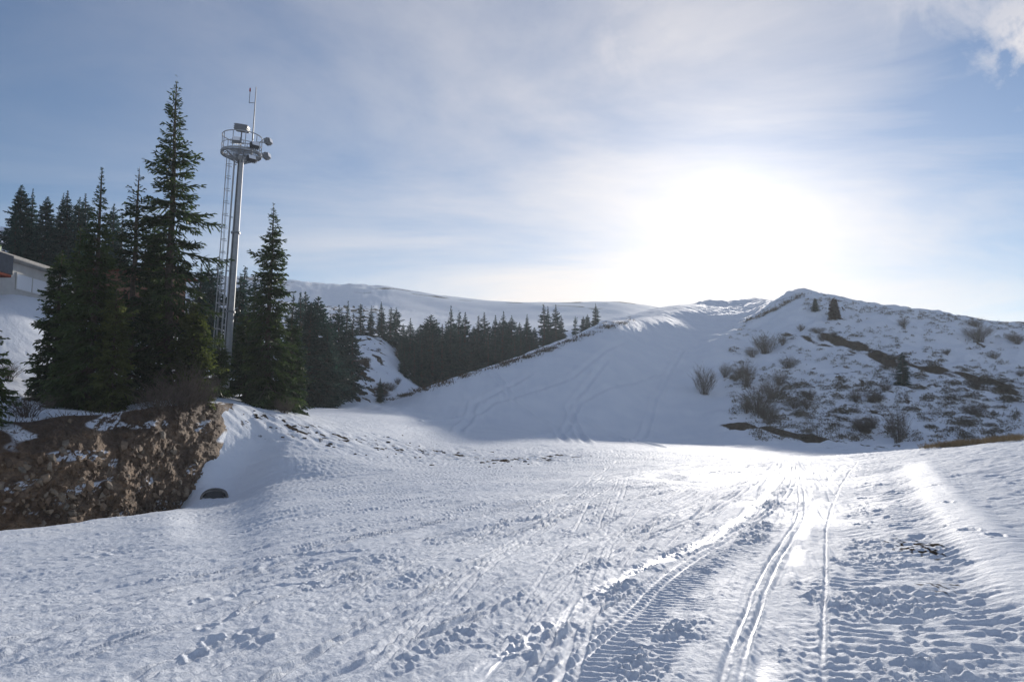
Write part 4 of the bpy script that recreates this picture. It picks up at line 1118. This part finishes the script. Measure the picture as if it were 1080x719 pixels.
def flood(loc, rz, tilt, m_):
    rot = np.array((Matrix.Rotation(rz, 3, 'Z') @ Matrix.Rotation(tilt, 3, 'X')))
    def tp(p): return np.asarray(loc) + rot @ np.asarray(p, float)
    b = MB(); b.box(loc, (.50,.16,.36), rot, .04); b.box(tp((0,-.12,0)), (.42,.07,.28), rot, .02)
    for k in range(5): b.box(tp((-.2+.1*k,.12,0)), (.025,.12,.30), rot)
    ob = b.build('floodlight', m_, mast)
    b = MB(); b.box(tp((0,-.17,0)), (.38,.012,.24), rot); b.build('lens', M['glass'], ob)
    b = MB(); b.tube([tp((-.36,0,0)), tp((-.36,.25,0)), tp((.36,.25,0)), tp((.36,0,0))], .022, 4)
    inner = np.array([loc[0]*.55, loc[1]*.55, loc[2]]); b.tube([tp((0,.25,0)), inner], .03, 5); b.build('bracket', M['steel'], ob)
flood((1.62,-.35,zp+.75), R(85), R(-15), M['lamp_white'])
flood((1.05,-.9,zp+.30), R(40), R(-25), M['lamp_black'])
flood((1.58,-.35,zp-.10), R(85), R(-15), M['lamp_white'])
flood((.92,-.9,zp-.48), R(40), R(-25), M['lamp_black'])
flood((.15,-1.2,zp+.45), R(10), R(-20), M['lamp_white'])
b = MB(); b.box((.12,-.5,zp+1.42), (.72,.45,.36), np.array(Matrix.Rotation(R(8),3,'Y')), .03)
for k in range(3): b.box((.12,-.5,zp+1.30+.12*k), (.78,.5,.025), np.array(Matrix.Rotation(R(8),3,'Y')))
b.tube([(.12,-.5,zp),(.12,-.5,zp+1.3)], .04, 5)
b.build('equipment_box', M['lamp_white'], mast)
b = MB(); b.tube([(.66,-.2,zp),(.66,-.2,zp+2.0),(.66,-.2,zp+4.0)], [.045,.035,.022], 6)
rod = b.build('antenna_pole', M['steel_dark'], mast)
b = MB(); b.tube([(.66,-.2,zp+3.05),(.32,-.2,zp+3.05)], .018, 4); b.tube([(.32,-.2,zp+3.02),(.32,-.2,zp+3.72)], .02, 5); b.build('antenna_arm', M['steel_dark'], rod)
b = MB(); b.tube([(.32,-.2,zp+3.72),(.32,-.2,zp+3.92)], [.05,.035], 8); b.build('beacon', M['redlamp'], rod)

# ------------------------------------------------------------------ hut and timber shed
hx, hy0, hy1 = -30.2, 39.0, 50.3
zt = elev(272) * 44 + CAMZ; zbm = elev(327) * 50 + CAMZ - .6
hut = empty('mountain_hut', (hx - 3.5, 45, Hs(hx, 45) - .2), label='white plastered hut with thin flat roof behind the left trees', cat='hut')
ox, oy, oz = hut.location
b = MB(); b.box((hx-3.5-ox, (hy0+hy1)/2-oy, (zt+zbm-3)/2-oz), (7.0, hy1-hy0, zt-zbm+3), bev=.02); b.build('wall', M['plaster'], hut)
b = MB(); b.box((hx-3.3-ox, (hy0+hy1)/2+.1-oy, zt+.13-oz), (7.9, hy1-hy0+.9, .24), bev=.04); rf = b.build('roof', M['concrete'], hut)
b = MB(); b.box((hx-3.6-ox, (hy0+hy1)/2+.1-oy, zt+.35-oz), (6.6, hy1-hy0-.2, .2), bev=.09); b.build('snow_cover', M['snow'], rf)
wy0, wy1 = 45.6, 48.6  # added framed pale panel, stands in for a patch of sunlight on the wall
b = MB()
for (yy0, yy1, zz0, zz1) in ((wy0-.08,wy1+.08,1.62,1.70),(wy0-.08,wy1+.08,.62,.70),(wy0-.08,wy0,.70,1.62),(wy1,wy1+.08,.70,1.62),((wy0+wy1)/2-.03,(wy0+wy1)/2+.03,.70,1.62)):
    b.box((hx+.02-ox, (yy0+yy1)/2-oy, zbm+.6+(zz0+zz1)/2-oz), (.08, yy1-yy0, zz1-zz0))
patch_frame = b.build('sun_patch_frame', M['plaster'], hut)
b = MB(); b.box((hx+.012-ox, (wy0+wy1)/2-oy, zbm+.6+1.16-oz), (.03, wy1-wy0, .92)); b.build('sun_patch_panel', M['glass'], patch_frame)
b = MB(); b.box((hx+.45-ox, 42.6-oy, zt+.02-oz), (.9, 2.6, .12)); b.box((hx+.86-ox, 42.6-oy, zt-.45-oz), (.06, 2.6, 1.0))
b.box((hx+.45-ox, 42.6-oy, zt-.98-oz), (.9,2.6,.12))
for yy in (41.32, 43.88): b.box((hx+.43-ox, yy-oy, zt-.47-oz), (.78, .05, .9))
b.build('balcony', M['slate'], hut)
b = MB(); b.box((hx+.5-ox, 42.6-oy, zt-1.14-oz), (.8, 2.4, .16), bev=.02); b.box((hx+.78-ox, 42.7-oy, zt-2.4-oz), (.18,.18,2.5), bev=.02); b.build('post', M['red'], hut)
b = MB(); b.tube([(hx+.1-ox, 43.7-oy, zt+.24-oz),(hx+.1-ox,43.7-oy,zt+.62-oz),(hx+.1-ox,43.7-oy,zt+.68-oz)], [.14,.14,.06], 10); b.tube([(hx+.1-ox,43.7-oy,zt+.68-oz),(hx+.1-ox,43.7-oy,zt+.76-oz)], [.17,.02], 10); b.build('roof_vent', M['green'], rf)

sp_ = pt(125, 300, 54); shed = empty('timber_shed', (sp_[0], 54, Hs(sp_[0], 54) - .2), R(-8), label='reddish-brown timber shed glimpsed between the left trees', cat='shed')
zt2 = elev(283) * 54 + CAMZ - shed.location[2]
b = MB(); b.box((0, 1.5, (zt2-.4)/2), (6.5, 3.5, zt2-.3), bev=.03)
for k in range(int(zt2/.25)): b.box((0, -.26, .15+.25*k), (6.55, .05, .2))
b.build('wall', M['wood'], shed)
b = MB(); b.box((0, .5, zt2), (7.3, 3.4, .12), np.array(Matrix.Rotation(R(12),3,'X')), .02); b.box((0,3.0,zt2), (7.3,2.6,.12), np.array(Matrix.Rotation(R(-12),3,'X')), .02); b.build('roof', M['red'], shed)

# added tube and dark disc for the shaded hollow under the snow chute
cp_ = hit(226, 525, 20); hollow_root = empty('snow_hollow', (cp_[0], cp_[1] , cp_[2] + .0), R(20), label='dark mouth added for the shaded hollow where the snow chute meets the run', cat='hollow')
b = MB(); a = np.linspace(0, 2*np.pi, 25); prof_ = [(-.05,.40),(.9,.40),(.9,.35),(-.05,.35)]
vs = [(r_*math.cos(t)*1.25, yy, r_*.75*math.sin(t)) for t in a[:-1] for yy, r_ in prof_]
b.add(vs, [((i*4+k), (i*4+(k+1)%4), (((i+1)%24)*4+(k+1)%4), (((i+1)%24)*4+k)) for i in range(24) for k in range(4)])
b.build('hollow_rim', M['hollow'], hollow_root)
b = MB(); b.tube([(0,.0,0),(0,.05,0)], [.34,.34], 20); b.build('hollow_shade', M['lamp_black'], hollow_root)  # black disc drawn for the shade inside the hollow

# ------------------------------------------------------------------ sky, sun, camera
Wd = bpy.data.worlds.new('World'); S.world = Wd; Wd.use_nodes = True
nt = Wd.node_tree; L = nt.links.new; bgn = nt.nodes['Background']
sky = N(nt, 'ShaderNodeTexSky'); sky.sky_type = 'NISHITA'; sky.sun_disc = False
sky.sun_elevation = SUN_EL; sky.sun_rotation = SUN_AZ; sky.altitude = 1800; sky.air_density = 1.0; sky.dust_density = .6; sky.ozone_density = 1.5
tc = N(nt, 'ShaderNodeTexCoord')
def ddot(v):
    d = N(nt, 'ShaderNodeVectorMath'); d.operation = 'DOT_PRODUCT'; L(tc.outputs['Generated'], d.inputs[0]); d.inputs[1].default_value = tuple(v)
    return math_n(nt, 'MAXIMUM', d.outputs['Value'], 0.0)
def pw(v, n, k): return math_n(nt, 'MULTIPLY', math_n(nt, 'POWER', v, float(n)), float(k))
def add(*a):
    r = a[0]
    for q in a[1:]: r = math_n(nt, 'ADD', r, q)
    return r
dv_ = ddot(SUN_DIR)
sep = N(nt, 'ShaderNodeSeparateXYZ'); L(tc.outputs['Generated'], sep.inputs[0])
zc = math_n(nt, 'MAXIMUM', math_n(nt, 'ADD', sep.outputs['Z'], .12), .03)
cmb = N(nt, 'ShaderNodeCombineXYZ'); L(math_n(nt, 'DIVIDE', sep.outputs['X'], zc), cmb.inputs[0]); L(math_n(nt, 'DIVIDE', sep.outputs['Y'], zc), cmb.inputs[1])
mp = N(nt, 'ShaderNodeMapping'); mp.inputs['Rotation'].default_value = (0, 0, R(-20)); mp.inputs['Scale'].default_value = (.55, 1.0, 1); L(cmb.outputs[0], mp.inputs['Vector'])
c1 = N(nt, 'ShaderNodeTexNoise', Scale=1.0, Detail=9.0, Roughness=.6, Distortion=.6); L(mp.outputs[0], c1.inputs['Vector'])
streak = math_n(nt, 'SUBTRACT', ramp(nt, c1.outputs['Fac'], [(.33, (0, 0, 0)), (.70, (1, 1, 1))]).outputs[0], .5)
c2 = N(nt, 'ShaderNodeTexNoise', Scale=10.0, Detail=9.0, Roughness=.62, Distortion=.3); L(tc.outputs['Generated'], c2.inputs['Vector'])
puff = ramp(nt, c2.outputs['Fac'], [(.45, (0, 0, 0)), (.60, (1, 1, 1))]).outputs[0]
zpos = math_n(nt, 'MAXIMUM', sep.outputs['Z'], 0.0)
low = math_n(nt, 'POWER', math_n(nt, 'SUBTRACT', 1.0, zpos, True), 9.0)           # thicker air towards the horizon
near = math_n(nt, 'POWER', dv_, 6.0)
back = math_n(nt, 'MULTIPLY', math_n(nt, 'ADD', math_n(nt, 'MULTIPLY', sep.outputs['Y'], -1.0), .3), .7, True)  # added brightness in the unseen sky behind the camera, lifting the shaded snow
def rdir(px, py): r_ = ray(px, py); return r_ / np.linalg.norm(r_)
wisp = math_n(nt, 'MULTIPLY', puff, add(pw(ddot(rdir(1064, 72)), 1300, .5), pw(ddot(rdir(1090, 22)), 700, .55), pw(ddot(rdir(665, 45)), 900, .22), pw(ddot(rdir(985, 8)), 900, .3)))
gap = pw(ddot(rdir(1075, 185)), 60, -.42)
# cover of the thin veil: 0 clear blue, 1 white
vf = add(math_n(nt, 'ADD', math_n(nt, 'MULTIPLY', near, VEIL_NEAR), .0), math_n(nt, 'MULTIPLY', back, BACK_FILL_VEIL), math_n(nt, 'MULTIPLY', low, VEIL_LOW), gap,
         math_n(nt, 'MULTIPLY', streak, math_n(nt, 'ADD', math_n(nt, 'MULTIPLY', near, .85), .16)), wisp)
vf = math_n(nt, 'MINIMUM', math_n(nt, 'MAXIMUM', vf, 0.0), 1.0)
hs = N(nt, 'ShaderNodeHueSaturation', Saturation=SKY_SAT, Value=SKY_VAL); L(sky.outputs[0], hs.inputs['Color'])
tn = N(nt, 'ShaderNodeVectorMath'); tn.operation = 'MULTIPLY'; L(hs.outputs[0], tn.inputs[0]); tn.inputs[1].default_value = (.95, .955, 1.04)
bk = N(nt, 'ShaderNodeVectorMath'); bk.operation = 'SCALE'; L(tn.outputs[0], bk.inputs[0]); L(math_n(nt, 'ADD', 1.0, math_n(nt, 'MULTIPLY', back, BACK_FILL_GAIN)), bk.inputs['Scale']); tn = bk
cloudc = N(nt, 'ShaderNodeVectorMath'); cloudc.operation = 'SCALE'; cloudc.inputs['Scale'].default_value = CLOUD
L(mixc(nt, low, (1.05, .98, .95), (1.13, .965, .82)), cloudc.inputs[0])
cl = mixc(nt, vf, tn.outputs[0], cloudc.outputs[0])
gl = add(pw(dv_, 900, G1), pw(dv_, 75, G2), pw(dv_, 16, G3))
glc = N(nt, 'ShaderNodeVectorMath'); glc.operation = 'SCALE'; glc.inputs[0].default_value = (1.0, .98, .95); L(gl, glc.inputs['Scale'])
ad = N(nt, 'ShaderNodeVectorMath'); ad.operation = 'ADD'; L(cl, ad.inputs[0]); L(glc.outputs[0], ad.inputs[1])
L(ad.outputs[0], bgn.inputs['Color']); bgn.inputs['Strength'].default_value = .12

hz_m = bpy.data.materials.new('haze_air'); hz_m.use_nodes = True; hn = hz_m.node_tree
hn.nodes.remove(hn.nodes['Principled BSDF'])
pv = N(hn, 'ShaderNodeVolumePrincipled'); pv.inputs['Density'].default_value = HAZE; pv.inputs['Anisotropy'].default_value = .35; pv.inputs['Color'].default_value = (.80, .90, 1, 1)
hn.links.new(pv.outputs[0], hn.nodes['Material Output'].inputs['Volume'])
b = MB(); b.box((0, 0, 46), (1960, 1960, 160)); b.build('haze', hz_m, kind='stuff', label='thin cold haze in the air over the whole valley', cat='haze')

sl = bpy.data.lights.new('sun', 'SUN'); sl.energy = 4.1; sl.angle = R(1.6); sl.color = (1.0, .93, .84)
so = bpy.data.objects.new('sun', sl); COL.objects.link(so)
so.rotation_euler = Vector(-SUN_DIR).to_track_quat('-Z', 'Y').to_euler(); so.location = (20, 60, 60)

cam = bpy.data.cameras.new('camera'); co = bpy.data.objects.new('camera', cam); COL.objects.link(co)
cam.sensor_width = 36; cam.lens = 36 * F / W0; cam.clip_end = 5000; cam.clip_start = .05
co.location = (0, 0, CAMZ); co.rotation_euler = (R(90) + PITCH, 0, 0)
S.camera = co

S.view_settings.view_transform = 'Standard'; S.view_settings.look = 'None'; S.view_settings.gamma = 1; S.view_settings.exposure = 0.46
S.view_settings.use_curve_mapping = False
S.render.engine = 'CYCLES'
S.cycles.use_denoising = True
S.cycles.max_bounces = 6; S.cycles.diffuse_bounces = 3; S.cycles.glossy_bounces = 2; S.cycles.transmission_bounces = 3
S.cycles.sample_clamp_indirect = 4
